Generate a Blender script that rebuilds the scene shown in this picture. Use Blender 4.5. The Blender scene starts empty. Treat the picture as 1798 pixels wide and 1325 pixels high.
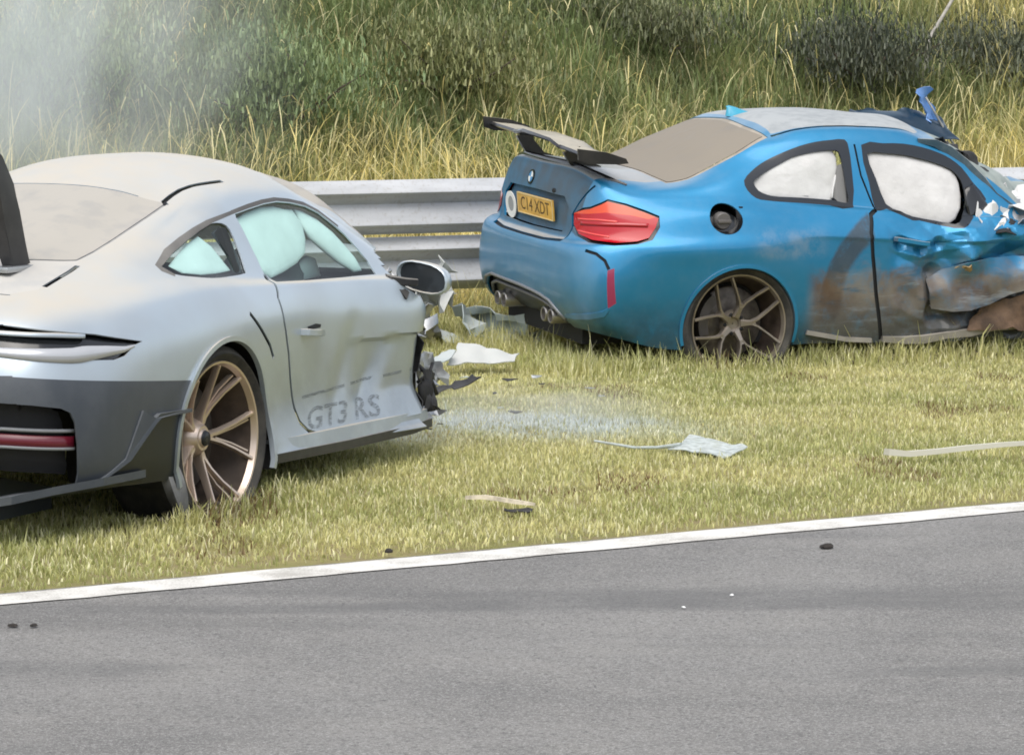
import bpy, bmesh, math, random
import numpy as np
from mathutils import Vector, Matrix, noise as mnoise
from mathutils.bvhtree import BVHTree

random.seed(7)
RNG = np.random.default_rng(7)
scene = bpy.context.scene
COL = scene.collection
R = math.radians

# ---------------------------------------------------------------- camera, world, sun, exposure
cam_data = bpy.data.cameras.new("camera")
cam = bpy.data.objects.new("camera", cam_data)
COL.objects.link(cam)
cam.location = (0.0, 0.0, 1.75)
cam.rotation_euler = (R(90.0 - 5.687), 0.0, 0.0)
cam_data.sensor_width = 36.0
cam_data.lens = 36.0 * 6000.0 / 1798.0
cam_data.clip_start = 0.1
cam_data.clip_end = 2000.0
scene.camera = cam

SUN_EL, SUN_AZ = 64.0, 190.0          # azimuth clockwise from +Y
world = bpy.data.worlds.new("World")
scene.world = world
world.use_nodes = True
wn = world.node_tree.nodes
wl = world.node_tree.links
bg = wn["Background"]
sky_tex = wn.new("ShaderNodeTexSky")
sky_tex.sky_type = 'NISHITA'
sky_tex.sun_disc = False
sky_tex.sun_elevation = R(SUN_EL)
sky_tex.sun_rotation = R(SUN_AZ)
sky_tex.air_density = 1.0
sky_tex.dust_density = 1.5
sky_tex.ozone_density = 1.0
veil = wn.new("ShaderNodeHueSaturation")              # thin high cloud takes the blue out of the sky
veil.inputs["Saturation"].default_value = 0.35
wl.new(sky_tex.outputs[0], veil.inputs["Color"])
wl.new(veil.outputs[0], bg.inputs[0])
bg.inputs[1].default_value = 0.115

sun_data = bpy.data.lights.new("sun", 'SUN')
sun_data.energy = 1.25
sun_data.angle = R(60.0)
sun_data.color = (1.0, 0.945, 0.865)
sun = bpy.data.objects.new("sun", sun_data)
COL.objects.link(sun)
sun.rotation_euler = (R(90.0 - SUN_EL), 0.0, R(180.0 - SUN_AZ))

vs = scene.view_settings
vs.view_transform = 'Standard'
vs.look = 'None'
vs.exposure = 0.98
vs.gamma = 1.0
vs.use_curve_mapping = False
scene.cycles.filter_width = 1.8
scene.cycles.volume_bounces = 3
# ---------------------------------------------------------------- loft of a car shell from control rings
def tangents(P, t, first=None, last=None):
    """three point finite difference tangents along axis 0, first/last: mirrored ghost points"""
    n = len(P)
    T = np.zeros_like(P)
    for i in range(n):
        if i == 0:
            if first is None:
                T[0] = (P[1] - P[0]) / (t[1] - t[0])
                continue
            a, ta = first, t[0] - (t[1] - t[0])
            b, tb = P[1], t[1]
        elif i == n - 1:
            if last is None:
                T[i] = (P[i] - P[i - 1]) / (t[i] - t[i - 1])
                continue
            a, ta = P[i - 1], t[i - 1]
            b, tb = last, t[i] + (t[i] - t[i - 1])
        else:
            a, ta = P[i - 1], t[i - 1]
            b, tb = P[i + 1], t[i + 1]
        h0, h1 = t[i] - ta, tb - t[i]
        T[i] = ((P[i] - a) / h0 * h1 + (b - P[i]) / h1 * h0) / (h0 + h1)
    return T

def hermite(P, t, T, sub):
    out, n = [], len(P)
    for i in range(n - 1):
        h = t[i + 1] - t[i]
        for k in range(sub):
            s = k / sub
            a = 2*s**3 - 3*s**2 + 1; b = s**3 - 2*s**2 + s
            c = -2*s**3 + 3*s**2;    d = s**3 - s**2
            out.append(a*P[i] + b*h*T[i] + c*P[i+1] + d*h*T[i+1])
    out.append(P[-1])
    return np.array(out)

def loft(rings, su, sv):
    """rings: list of lists of (x, w, z). returns grid [v, u, 3] of one half (w >= 0)"""
    G = np.array(rings, float)                       # v,u,3
    M = np.array([1, -1, 1.0])
    U = np.moveaxis(G, 1, 0)                         # u,v,3
    du = np.sqrt(np.linalg.norm(np.diff(U, axis=0), axis=2).mean(axis=1))
    tu = np.concatenate([[0], np.cumsum(du)])
    TU = tangents(U, tu, U[1]*M, U[-2]*M)
    U2 = hermite(U, tu, TU, su)                      # u',v,3
    V = np.moveaxis(U2, 1, 0)
    dv = np.sqrt(np.linalg.norm(np.diff(V, axis=0), axis=2).mean(axis=1))
    tv = np.concatenate([[0], np.cumsum(dv)])
    TV = tangents(V, tv, None, V[-2]*M)
    G2 = hermite(V, tv, TV, sv)
    G2[:, 0, 1] = 0; G2[:, -1, 1] = 0; G2[-1, :, 1] = 0
    return G2

def shell_bm(grid, warp=None):
    """both halves as one bmesh; right side is y < 0"""
    bm = bmesh.new()
    nv, nu, _ = grid.shape
    def co(p, s):
        v = Vector((p[0], s*p[1], p[2]))
        return warp(v) if warp else v
    ids = {}
    for s in (-1, 1):
        for j in range(nv):
            for i in range(nu):
                if s == 1 and (i == 0 or i == nu-1 or j == nv-1):
                    ids[s, j, i] = ids[-1, j, i]
                else:
                    ids[s, j, i] = bm.verts.new(co(grid[j, i], s))
    for s in (-1, 1):
        for j in range(nv-1):
            for i in range(nu-1):
                q = [ids[s, j, i], ids[s, j, i+1], ids[s, j+1, i+1], ids[s, j+1, i]]
                q = list(dict.fromkeys(q))
                if s == 1: q.reverse()
                if len(q) >= 3:
                    try: bm.faces.new(q)
                    except ValueError: pass
    bmesh.ops.remove_doubles(bm, verts=bm.verts, dist=1e-5)
    bm.normal_update()
    return bm

# control rings (x forward from the rear axle, w half width, z up), metres
SILVER_RINGS = [
 [(-1.10,0,.30),(-1.10,.4,.30),(-1.06,.72,.29),(-.90,.88,.28),(-.5,.93,.26),(0,.94,.25),(.40,.945,.25),(.85,.935,.245),(1.3,.93,.24),(1.78,.925,.24),(1.86,.5,.26),(1.88,0,.26)],
 [(-1.16,0,.36),(-1.155,.4,.36),(-1.10,.745,.355),(-.93,.905,.345),(-.5,.945,.33),(0,.95,.33),(.41,.935,.295),(.85,.905,.285),(1.3,.90,.28),(1.78,.895,.275),(1.9,.5,.34),(1.93,0,.34)],
 [(-1.19,0,.5),(-1.18,.42,.5),(-1.12,.77,.5),(-.93,.92,.49),(-.5,.955,.48),(0,.96,.48),(.43,.905,.45),(.85,.87,.44),(1.3,.865,.43),(1.78,.865,.42),(1.93,.5,.5),(1.96,0,.5)],
 [(-1.20,0,.68),(-1.18,.43,.68),(-1.10,.785,.67),(-.86,.925,.66),(-.45,.96,.64),(0,.965,.65),(.42,.915,.65),(.85,.87,.64),(1.3,.862,.63),(1.82,.865,.61),(1.95,.5,.66),(1.98,0,.66)],
 [(-1.17,0,.80),(-1.145,.43,.80),(-1.04,.77,.795),(-.79,.895,.79),(-.42,.945,.79),(0,.953,.80),(.42,.91,.79),(.85,.866,.775),(1.3,.857,.755),(1.87,.86,.735),(1.98,.5,.77),(2.0,0,.77)],
 [(-1.12,0,.885),(-1.09,.42,.885),(-.97,.71,.88),(-.71,.82,.885),(-.36,.89,.895),(0,.905,.905),(.42,.868,.89),(.85,.835,.872),(1.3,.825,.852),(1.86,.825,.825),(2.05,.5,.84),(2.08,0,.84)],
 [(-.97,0,.945),(-.94,.38,.945),(-.82,.60,.94),(-.60,.71,.95),(-.30,.79,.965),(0,.815,.968),(.42,.80,.93),(.85,.785,.90),(1.3,.782,.882),(1.83,.775,.865),(2.12,.5,.875),(2.22,0,.89)],
 [(-.64,0,1.02),(-.62,.34,1.015),(-.52,.53,1.01),(-.36,.63,1.03),(-.15,.70,1.045),(.1,.735,1.045),(.45,.74,1.01),(.85,.735,1.0),(1.3,.73,.98),(1.76,.72,.93),(2.0,.48,.975),(2.08,0,.995)],
 [(-.12,0,1.185),(-.11,.31,1.175),(-.04,.48,1.135),(.10,.565,1.15),(.24,.60,1.155),(.42,.62,1.165),(.62,.632,1.17),(.9,.638,1.175),(1.2,.632,1.16),(1.6,.66,1.035),(1.78,.45,1.12),(1.84,0,1.155)],
 [(.34,0,1.30),(.35,.27,1.285),(.39,.42,1.245),(.47,.485,1.243),(.56,.51,1.252),(.68,.525,1.26),(.80,.535,1.265),(.97,.54,1.262),(1.2,.545,1.24),(1.5,.57,1.13),(1.58,.4,1.235),(1.64,0,1.27)],
 [(.62,0,1.362),(.65,.14,1.359),(.69,.26,1.348),(.74,.31,1.342),(.80,.325,1.342),(.87,.335,1.342),(.95,.34,1.340),(1.05,.34,1.335),(1.2,.335,1.325),(1.36,.32,1.285),(1.43,.21,1.305),(1.46,0,1.325)],
 [(.80,0,1.375),(.82,0,1.375),(.85,0,1.376),(.89,0,1.376),(.93,0,1.377),(.98,0,1.377),(1.03,0,1.377),(1.09,0,1.375),(1.16,0,1.37),(1.25,0,1.36),(1.3,0,1.352),(1.33,0,1.347)],
]
BLUE_RINGS = [
 [(-.80,0,.30),(-.80,.42,.30),(-.765,.70,.30),(-.64,.82,.27),(-.42,.875,.22),(0,.89,.21),(.42,.87,.22),(.85,.855,.21),(1.25,.85,.20),(1.7,.83,.22),(2.1,.82,.24),(2.55,.80,.25),(2.85,.5,.25),(2.9,0,.25)],
 [(-.87,0,.37),(-.865,.42,.37),(-.83,.71,.37),(-.72,.845,.36),(-.45,.882,.35),(0,.915,.34),(.42,.895,.32),(.85,.875,.31),(1.25,.87,.31),(1.7,.855,.32),(2.1,.85,.34),(2.55,.82,.35),(2.9,.5,.35),(2.95,0,.35)],
 [(-.91,0,.50),(-.905,.43,.50),(-.86,.73,.50),(-.74,.865,.50),(-.45,.903,.50),(0,.935,.50),(.42,.91,.48),(.85,.885,.47),(1.25,.88,.46),(1.7,.865,.46),(2.1,.86,.48),(2.55,.83,.48),(2.92,.5,.5),(2.97,0,.5)],
 [(-.915,0,.65),(-.905,.43,.65),(-.86,.72,.645),(-.74,.86,.64),(-.45,.916,.64),(0,.948,.65),(.42,.918,.64),(.85,.89,.62),(1.25,.885,.61),(1.7,.87,.60),(2.1,.86,.62),(2.55,.83,.62),(2.92,.5,.64),(2.97,0,.64)],
 [(-.90,0,.745),(-.89,.42,.745),(-.84,.70,.75),(-.72,.825,.76),(-.45,.914,.755),(0,.947,.765),(.42,.91,.775),(.85,.888,.75),(1.25,.883,.73),(1.7,.868,.72),(2.1,.86,.73),(2.55,.82,.72),(2.88,.5,.72),(2.93,0,.72)],
 [(-.85,0,.785),(-.84,.4,.785),(-.79,.66,.79),(-.68,.79,.80),(-.45,.880,.805),(0,.915,.825),(.42,.904,.812),(.85,.890,.782),(1.25,.888,.762),(1.7,.865,.75),(2.1,.855,.76),(2.55,.80,.75),(2.8,.5,.76),(2.86,0,.76)],
 [(-.83,0,.93),(-.82,.4,.93),(-.765,.645,.925),(-.65,.755,.92),(-.44,.825,.915),(0,.868,.92),(.42,.858,.885),(.85,.853,.852),(1.25,.85,.825),(1.7,.848,.80),(2.1,.83,.80),(2.5,.76,.80),(2.72,.45,.82),(2.8,0,.83)],
 [(-.79,0,1.095),(-.775,.42,1.09),(-.715,.64,1.05),(-.60,.72,1.008),(-.42,.762,.990),(0,.80,.985),(.42,.80,.945),(.85,.80,.91),(1.25,.805,.875),(1.7,.82,.84),(2.05,.79,.835),(2.4,.70,.84),(2.58,.4,.86),(2.65,0,.87)],
 [(-.75,0,1.142),(-.735,.42,1.138),(-.675,.62,1.088),(-.56,.69,1.038),(-.38,.735,1.018),(0,.775,1.01),(.42,.792,.965),(.85,.793,.928),(1.25,.80,.89),(1.7,.80,.855),(2.02,.76,.855),(2.3,.62,.86),(2.42,.35,.88),(2.47,0,.89)],
 [(-.33,0,1.12),(-.32,.35,1.112),(-.30,.56,1.085),(-.24,.655,1.075),(-.15,.70,1.07),(.05,.74,1.06),(.42,.765,1.0),(.85,.77,.95),(1.25,.772,.905),(1.65,.765,.875),(1.92,.69,.885),(2.03,.45,.915),(2.09,.22,.93),(2.1,0,.935)],
 [(.02,0,1.257),(.02,.35,1.245),(.03,.51,1.213),(.06,.572,1.195),(.14,.615,1.185),(.27,.645,1.18),(.5,.665,1.17),(.85,.675,1.15),(1.2,.675,1.115),(1.5,.66,1.075),(1.66,.60,1.055),(1.76,.42,1.06),(1.80,.2,1.065),(1.81,0,1.07)],
 [(.29,0,1.358),(.29,.33,1.345),(.29,.47,1.318),(.30,.525,1.293),(.36,.56,1.288),(.45,.58,1.292),(.6,.592,1.298),(.85,.60,1.297),(1.13,.603,1.272),(1.34,.595,1.225),(1.44,.54,1.215),(1.50,.38,1.235),(1.53,.2,1.245),(1.54,0,1.25)],
 [(.37,0,1.384),(.37,.28,1.376),(.38,.40,1.358),(.41,.45,1.342),(.46,.485,1.345),(.53,.505,1.35),(.65,.515,1.355),(.85,.52,1.355),(1.1,.518,1.335),(1.25,.495,1.29),(1.32,.43,1.285),(1.36,.30,1.30),(1.38,.16,1.31),(1.39,0,1.315)],
 [(.50,0,1.404),(.51,.14,1.401),(.53,.22,1.394),(.56,.26,1.391),(.60,.28,1.391),(.65,.29,1.392),(.73,.295,1.393),(.86,.30,1.391),(1.03,.295,1.376),(1.15,.28,1.36),(1.21,.24,1.355),(1.25,.17,1.362),(1.27,.09,1.366),(1.28,0,1.368)],
 [(.62,0,1.408),(.63,0,1.408),(.65,0,1.408),(.68,0,1.408),(.71,0,1.408),(.75,0,1.408),(.80,0,1.407),(.87,0,1.404),(.97,0,1.397),(1.05,0,1.388),(1.09,0,1.384),(1.12,0,1.38),(1.14,0,1.378),(1.15,0,1.376)],
]
SILVER_POSE = ((-1.918, 12.959, -0.092), 24.5)       # origin, heading clockwise from +Y
BLUE_POSE = ((0.874, 18.865, -0.095), 69.0)
def pose_matrix(pose):
    o, h = pose
    f = R(h)
    return Matrix(((math.sin(f), -math.cos(f), 0, o[0]), (math.cos(f), math.sin(f), 0, o[1]), (0, 0, 1, o[2]), (0, 0, 0, 1)))
BLUE_ROLL = R(3.1)                                   # leans on its flat right hand tyres
def rolled(pose, roll, pivot):
    M = pose_matrix(pose); Rx = Matrix.Rotation(roll, 4, 'X'); p = Vector(pivot)
    return M @ Matrix.Translation(p - Rx @ p) @ Rx
# ---------------------------------------------------------------- small helpers
def newobj(name, bm, mats, parent=None, smooth=True, split=None):
    if isinstance(bm, bmesh.types.BMesh):
        me = bpy.data.meshes.new(name)
        bm.to_mesh(me); bm.free()
    else:
        me = bm; me.name = name
    for m in (mats if isinstance(mats, (list, tuple)) else [mats]):
        me.materials.append(m)
    if smooth:
        me.polygons.foreach_set("use_smooth", [True]*len(me.polygons))
    o = bpy.data.objects.new(name, me)
    COL.objects.link(o)
    if parent is not None:
        o.parent = parent
    if split:
        md = o.modifiers.new("edge", 'EDGE_SPLIT'); md.split_angle = R(split)
    return o

def tag(o, label=None, cat=None, group=None, kind=None):
    if label: o["label"] = label
    if cat: o["category"] = cat
    if group: o["group"] = group
    if kind: o["kind"] = kind
    return o

def thing(name, label, cat, loc=(0, 0, 0), rotz=0.0, group=None):
    o = bpy.data.objects.new(name, None)
    o.empty_display_size = 0.3
    COL.objects.link(o)
    o.location = loc; o.rotation_euler = (0, 0, rotz)
    return tag(o, label, cat, group)

def box(bm, c, s, M=None, bev=0.0):
    g = bmesh.ops.create_cube(bm, size=1.0)
    vs_ = g["verts"]
    for v in vs_:
        v.co = Vector((v.co.x*s[0], v.co.y*s[1], v.co.z*s[2]))
    if bev:
        es = list({e for v in vs_ for e in v.link_edges})
        r = bmesh.ops.bevel(bm, geom=es, offset=bev, segments=2, affect='EDGES', profile=.7)
        vs_ = list({v for f in r["faces"] for v in f.verts} | {v for v in vs_ if v.is_valid})
    for v in vs_:
        v.co = (M @ v.co if M else v.co) + Vector(c)
    return vs_

def frame(t, ref):
    t = t.normalized()
    a = ref - t*ref.dot(t)
    if a.length < 1e-5: a = t.orthogonal()
    a.normalize()
    return a, t.cross(a)

def sweep(bm, pts, prof, ref=Vector((0, 0, 1)), scale=None, cap=True):
    """prof: list of (a, b) offsets along (frame a, frame b)"""
    pts = [Vector(p) for p in pts]
    rings = []
    for i, p in enumerate(pts):
        t = (pts[min(i+1, len(pts)-1)] - pts[max(i-1, 0)])
        a, b = frame(t, ref)
        s = scale[i] if scale else (1, 1)
        if not isinstance(s, tuple): s = (s, s)
        rings.append([bm.verts.new(p + a*u*s[0] + b*v*s[1]) for u, v in prof])
    n = len(prof)
    for r0, r1 in zip(rings, rings[1:]):
        for k in range(n):
            bm.faces.new((r0[k], r0[(k+1) % n], r1[(k+1) % n], r1[k]))
    if cap:
        bm.faces.new(rings[0][::-1]); bm.faces.new(rings[-1])
    return rings

def circ(r, n=10):
    return [(r*math.cos(2*math.pi*k/n), r*math.sin(2*math.pi*k/n)) for k in range(n)]

def tube(bm, pts, r, n=8, scale=None):
    return sweep(bm, pts, circ(r, n), scale=scale)

def lathe(bm, prof, seg=48, close=False):
    """prof: (radius, y) round the y axis"""
    rings = []
    for r, y in prof:
        rings.append([bm.verts.new((r*math.cos(2*math.pi*k/seg), y, r*math.sin(2*math.pi*k/seg))) for k in range(seg)])
    if close: rings.append(rings[0])
    for a, b in zip(rings, rings[1:]):
        for k in range(seg):
            bm.faces.new((a[k], a[(k+1) % seg], b[(k+1) % seg], b[k]))
    return rings

def slab(bm, pts, vec):
    """closed prism: outline pts (3d) extruded by vec"""
    vec = Vector(vec)
    a = [bm.verts.new(Vector(p)) for p in pts]
    b = [bm.verts.new(Vector(p) + vec) for p in pts]
    n = len(pts)
    fs = [bm.faces.new(a[::-1]), bm.faces.new(b)]
    for k in range(n):
        fs.append(bm.faces.new((a[k], a[(k+1) % n], b[(k+1) % n], b[k])))
    return fs

def fixn(bm):
    bmesh.ops.recalc_face_normals(bm, faces=bm.faces)
    return bm

def pillow(bm, pts, d, t, lev=(1, .9, .72, .48, .24), center=None):
    """puffed cushion on outline pts, bulging both ways along d"""
    pts = [Vector(p) for p in pts]
    c = Vector(center) if center else sum(pts, Vector())/len(pts)
    d = Vector(d).normalized()
    def side(sgn):
        rs = []
        for s in lev:
            h = sgn*t*math.sqrt(max(0, 1 - s*s))
            rs.append([bm.verts.new(c + (p-c)*s + d*h) for p in pts])
        top = bm.verts.new(c + d*sgn*t)
        return rs, top
    n = len(pts)
    A, ta = side(1); B, tb = side(-1)
    for rs, tp in ((A, ta), (B, tb)):
        for r0, r1 in zip(rs, rs[1:]):
            for k in range(n):
                bm.faces.new((r0[k], r0[(k+1) % n], r1[(k+1) % n], r1[k]))
        for k in range(n):
            bm.faces.new((rs[-1][k], rs[-1][(k+1) % n], tp))
    bmesh.ops.remove_doubles(bm, verts=bm.verts, dist=1e-5)
    fixn(bm)

def sheet(bm, c4, nu, nv, amp, freq, seed, thick=.004, ragged=0.0, fold=0.0):
    """crumpled sheet metal patch: bilinear corners c4 (4 points), ridged noise, ragged rim, real thickness"""
    c = [Vector(p) for p in c4]
    nrm = (c[1]-c[0]).cross(c[3]-c[0]).normalized()
    off = Vector((seed*3.1, seed*7.7, seed*1.3))
    g = []
    for j in range(nv+1):
        row = []
        for i in range(nu+1):
            u, v = i/nu, j/nv
            p = (c[0]*(1-u)+c[1]*u)*(1-v) + (c[3]*(1-u)+c[2]*u)*v
            q = p*freq + off
            h = (abs(mnoise.noise(q))*2 - .5) + .5*mnoise.noise(q*2.3)
            p = p + nrm*amp*h
            if fold: p = p + nrm*fold*abs(math.sin(u*math.pi*2.2 + v*1.5 + seed))
            e = min(u, 1-u, v, 1-v)
            if ragged and e < .001:
                k = mnoise.noise_vector(q*3.0)*ragged
                p = p + k
            row.append(bm.verts.new(p))
        g.append(row)
    fs = []
    for j in range(nv):
        for i in range(nu):
            fs.append(bm.faces.new((g[j][i], g[j][i+1], g[j+1][i+1], g[j+1][i])))
    bm.normal_update()
    bmesh.ops.solidify(bm, geom=fs, thickness=thick)

# ---------------------------------------------------------------- cutting panels out of a shell
def smooth_poly(pts, k=3):
    P = [Vector(p) for p in pts]; n = len(P); out = []
    for i in range(n):
        a, b, c, d = P[i-1], P[i], P[(i+1) % n], P[(i+2) % n]
        for q in range(k):
            s = q/k
            out.append(.5*((2*b) + (c-a)*s + (2*a-5*b+4*c-d)*s*s + (3*b-a-3*c+d)*s**3))
    return [tuple(p) for p in out]

def basis(d):
    d = Vector(d).normalized()
    e1 = d.orthogonal().normalized() if abs(d.z) > .95 else Vector((0, 0, 1)) - d*d.z
    e1.normalize()
    return d, e1, d.cross(e1)

def in_poly(p, P):
    x, y = p; c = False; n = len(P)
    for i in range(n):
        x1, y1 = P[i]; x2, y2 = P[i-1]
        if (y1 > y) != (y2 > y) and x < (x2-x1)*(y-y1)/(y2-y1) + x1:
            c = not c
    return c

def imprint(bm, pts, d, pid, only=None, near=.30):
    """cut the outline pts (3d) into the shell along direction d (pointing into the body); faces inside get pid"""
    d, e1, e2 = basis(d)
    L = bm.faces.layers.int.get("pid") or bm.faces.layers.int.new("pid")
    P3 = [Vector(p) for p in pts]
    P = [(p.dot(e1), p.dot(e2)) for p in P3]
    dep = [p.dot(d) for p in P3]; dlo, dhi = min(dep)-near, max(dep)+near
    x0, x1 = min(p[0] for p in P)-.002, max(p[0] for p in P)+.002
    y0, y1 = min(p[1] for p in P)-.002, max(p[1] for p in P)+.002
    def bb(f):
        q = [(v.co.dot(e1), v.co.dot(e2)) for v in f.verts]
        return min(a for a, _ in q), max(a for a, _ in q), min(b for _, b in q), max(b for _, b in q)
    cand = set()
    for f in bm.faces:
        c = f.calc_center_median()
        if not (dlo < c.dot(d) < dhi) or f.normal.dot(d) > .55: continue
        if only is not None and f[L] not in only: continue
        b = bb(f)
        if b[1] < x0 or b[0] > x1 or b[3] < y0 or b[2] > y1: continue
        cand.add(f)
    n = len(P)
    for i in range(n):
        a, b = P3[i], P3[(i+1) % n]
        pa, pb = P[i], P[(i+1) % n]
        if (a-b).length < 1e-6: continue
        sx0, sx1 = min(pa[0], pb[0])-1e-4, max(pa[0], pb[0])+1e-4
        sy0, sy1 = min(pa[1], pb[1])-1e-4, max(pa[1], pb[1])+1e-4
        fs = []
        for f in cand:
            if not f.is_valid: continue
            q = bb(f)
            if q[1] < sx0 or q[0] > sx1 or q[3] < sy0 or q[2] > sy1: continue
            fs.append(f)
        if not fs: continue
        nn = (b-a).cross(d)
        if nn.length < 1e-9: continue
        geom = list({v for f in fs for v in f.verts}) + list({e for f in fs for e in f.edges}) + fs
        r = bmesh.ops.bisect_plane(bm, geom=geom, dist=1e-6, plane_co=a, plane_no=nn.normalized())
        for g in r["geom"]:
            if isinstance(g, bmesh.types.BMFace): cand.add(g)
        for g in r["geom_cut"]:
            for f in g.link_faces: 
                c = f.calc_center_median()
                if f not in cand and f.normal.dot(d) < .55 and dlo < c.dot(d) < dhi and (only is None or f[L] in only): cand.add(f)
    k = 0
    bm.normal_update()
    for f in bm.faces:
        if only is not None and f[L] not in only: continue
        c = f.calc_center_median()
        a, b = c.dot(e1), c.dot(e2)
        if a < x0 or a > x1 or b < y0 or b > y1 or not (dlo < c.dot(d) < dhi): continue
        if f.normal.dot(d) > .55 and f.calc_area() > 2e-5: continue
        if in_poly((a, b), P):
            f[L] = pid; k += 1
    return k

def strip(pts, w, d):
    """outline of a thin strip of width w along an open polyline"""
    d = Vector(d).normalized()
    P = [Vector(p) for p in pts]
    A, B = [], []
    for i, p in enumerate(P):
        t = (P[min(i+1, len(P)-1)] - P[max(i-1, 0)])
        t = (t - d*t.dot(d)).normalized()
        s = t.cross(d)
        A.append(p + s*w/2); B.append(p - s*w/2)
    return A + B[::-1]

def mir(pts):
    return [(p[0], -p[1], p[2]) for p in pts]

def take(bm, pids):
    """new bmesh with only the faces of these pids"""
    nb = bm.copy()
    L = nb.faces.layers.int["pid"]
    dele = [f for f in nb.faces if f[L] not in pids]
    bmesh.ops.delete(nb, geom=dele, context='FACES')
    return nb

def half(bm, right):
    nb = bm.copy()
    dele = [f for f in nb.faces if (f.calc_center_median().y < 0) != right]
    bmesh.ops.delete(nb, geom=dele, context='FACES')
    return nb

def inset_along(bm, dist):
    bm.normal_update()
    ns = {v: v.normal.copy() for v in bm.verts}
    for v, n in ns.items(): v.co -= n*dist

def panel(name, bm, mats, parent, thick=.006, split=38):
    o = newobj(name, bm, mats, parent)
    if thick:
        md = o.modifiers.new("thickness", 'SOLIDIFY'); md.thickness = thick; md.offset = -1
        if len(o.data.materials) > 1: md.material_offset = 1; md.material_offset_rim = 0
        md = o.modifiers.new("edge", 'EDGE_SPLIT'); md.split_angle = R(split)
    return o

def pair(name, bm, mats, parent, thick=0.0, inset=0.0):
    """the right hand and the left hand piece, each an object"""
    out = []
    if inset: inset_along(bm, inset)
    for right in (True, False):
        nb = half(bm, right)
        if not nb.faces: nb.free(); continue
        out.append(panel(name, nb, mats, parent, thick) if thick else newobj(name, nb, mats, parent))
    bm.free()
    return out

def text_mesh(s, size, shear=0.0, extrude=0.0, space=1.0, bold=0.0):
    cu = bpy.data.curves.new("lettering", 'FONT')
    cu.body = s; cu.size = size; cu.shear = shear; cu.extrude = extrude; cu.space_character = space
    cu.offset = bold; cu.align_x = 'CENTER'; cu.align_y = 'CENTER'; cu.resolution_u = 3
    o = bpy.data.objects.new("lettering", cu)
    COL.objects.link(o)
    dg = bpy.context.evaluated_depsgraph_get(); dg.update()
    me = bpy.data.meshes.new_from_object(o.evaluated_get(dg))
    bpy.data.objects.remove(o); 
    me.materials.clear()
    return me

# ---------------------------------------------------------------- materials
class NT:
    def __init__(s, name):
        s.m = bpy.data.materials.new(name); s.m.use_nodes = True
        s.t = s.m.node_tree; s.n = s.t.nodes; s.l = s.t.links
        s.b = s.n["Principled BSDF"]; s.out = s.n["Material Output"]
    def put(s, sock, v):
        if isinstance(v, bpy.types.NodeSocket): s.l.new(v, sock)
        else:
            if sock.type == 'RGBA' and len(v) == 3: v = (*v, 1)
            sock.default_value = v
    def set(s, **k):
        for a, v in k.items(): s.put(s.b.inputs[a.replace("_", " ")], v)
        return s
    def math(s, op, a, b=0.0, c=0.0, clamp=False):
        n = s.n.new("ShaderNodeMath"); n.operation = op; n.use_clamp = clamp
        s.put(n.inputs[0], a); s.put(n.inputs[1], b)
        if op in ('MULTIPLY_ADD', 'SMOOTH_MIN'): s.put(n.inputs[2], c)
        return n.outputs[0]
    def ramp(s, v, lo, hi, a=0.0, b=1.0, smooth=True):
        n = s.n.new("ShaderNodeMapRange"); n.interpolation_type = 'SMOOTHSTEP' if smooth else 'LINEAR'
        s.put(n.inputs[0], v)
        for i, x in enumerate((lo, hi, a, b)): n.inputs[i+1].default_value = x
        return n.outputs[0]
    def mix(s, f, a, b):
        n = s.n.new("ShaderNodeMix"); n.data_type = 'RGBA'
        s.put(n.inputs[0], f); s.put(n.inputs[6], a); s.put(n.inputs[7], b)
        return n.outputs[2]
    def coord(s, which="Object"):
        if not hasattr(s, "tc"): s.tc = s.n.new("ShaderNodeTexCoord")
        return s.tc.outputs[which]
    def noise(s, scale, detail=3.0, rough=.55, vec=None, dist=0.0, stretch=None):
        n = s.n.new("ShaderNodeTexNoise")
        n.inputs["Scale"].default_value = scale; n.inputs["Detail"].default_value = detail
        n.inputs["Roughness"].default_value = rough; n.inputs["Distortion"].default_value = dist
        v = vec or s.coord()
        if stretch:
            mp = s.n.new("ShaderNodeMapping"); mp.inputs["Scale"].default_value = stretch
            s.l.new(v, mp.inputs[0]); v = mp.outputs[0]
        s.l.new(v, n.inputs["Vector"])
        return n.outputs["Fac"]
    def xyz(s, vec=None):
        n = s.n.new("ShaderNodeSeparateXYZ"); s.l.new(vec or s.coord(), n.inputs[0])
        return n.outputs
    def normal(s):
        g = s.n.new("ShaderNodeNewGeometry")
        v = s.n.new("ShaderNodeVectorTransform"); v.vector_type = 'NORMAL'; v.convert_from = 'WORLD'; v.convert_to = 'OBJECT'
        s.l.new(g.outputs["Normal"], v.inputs[0])
        return s.xyz(v.outputs[0])
    def bump(s, h, strength, dist=.01):
        n = s.n.new("ShaderNodeBump"); n.inputs["Strength"].default_value = strength; n.inputs["Distance"].default_value = dist
        s.l.new(h, n.inputs["Height"]); s.l.new(n.outputs[0], s.b.inputs["Normal"])
        return s

def simple(name, col, rough=.5, metal=0.0, var=.0, vscale=8.0, spec=None, coat=0.0, bump=0.0, bscale=60.0):
    t = NT(name)
    c = col
    if var:
        f = t.noise(vscale, 4)
        c = t.mix(t.ramp(f, .3, .7), tuple(x*(1-var) for x in col), tuple(min(1, x*(1+var)) for x in col))
    t.set(Base_Color=c, Roughness=rough, Metallic=metal)
    if spec is not None: t.b.inputs["Specular IOR Level"].default_value = spec
    if coat: t.b.inputs["Coat Weight"].default_value = coat
    if bump: t.bump(t.noise(bscale, 4), bump)
    return t.m

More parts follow.
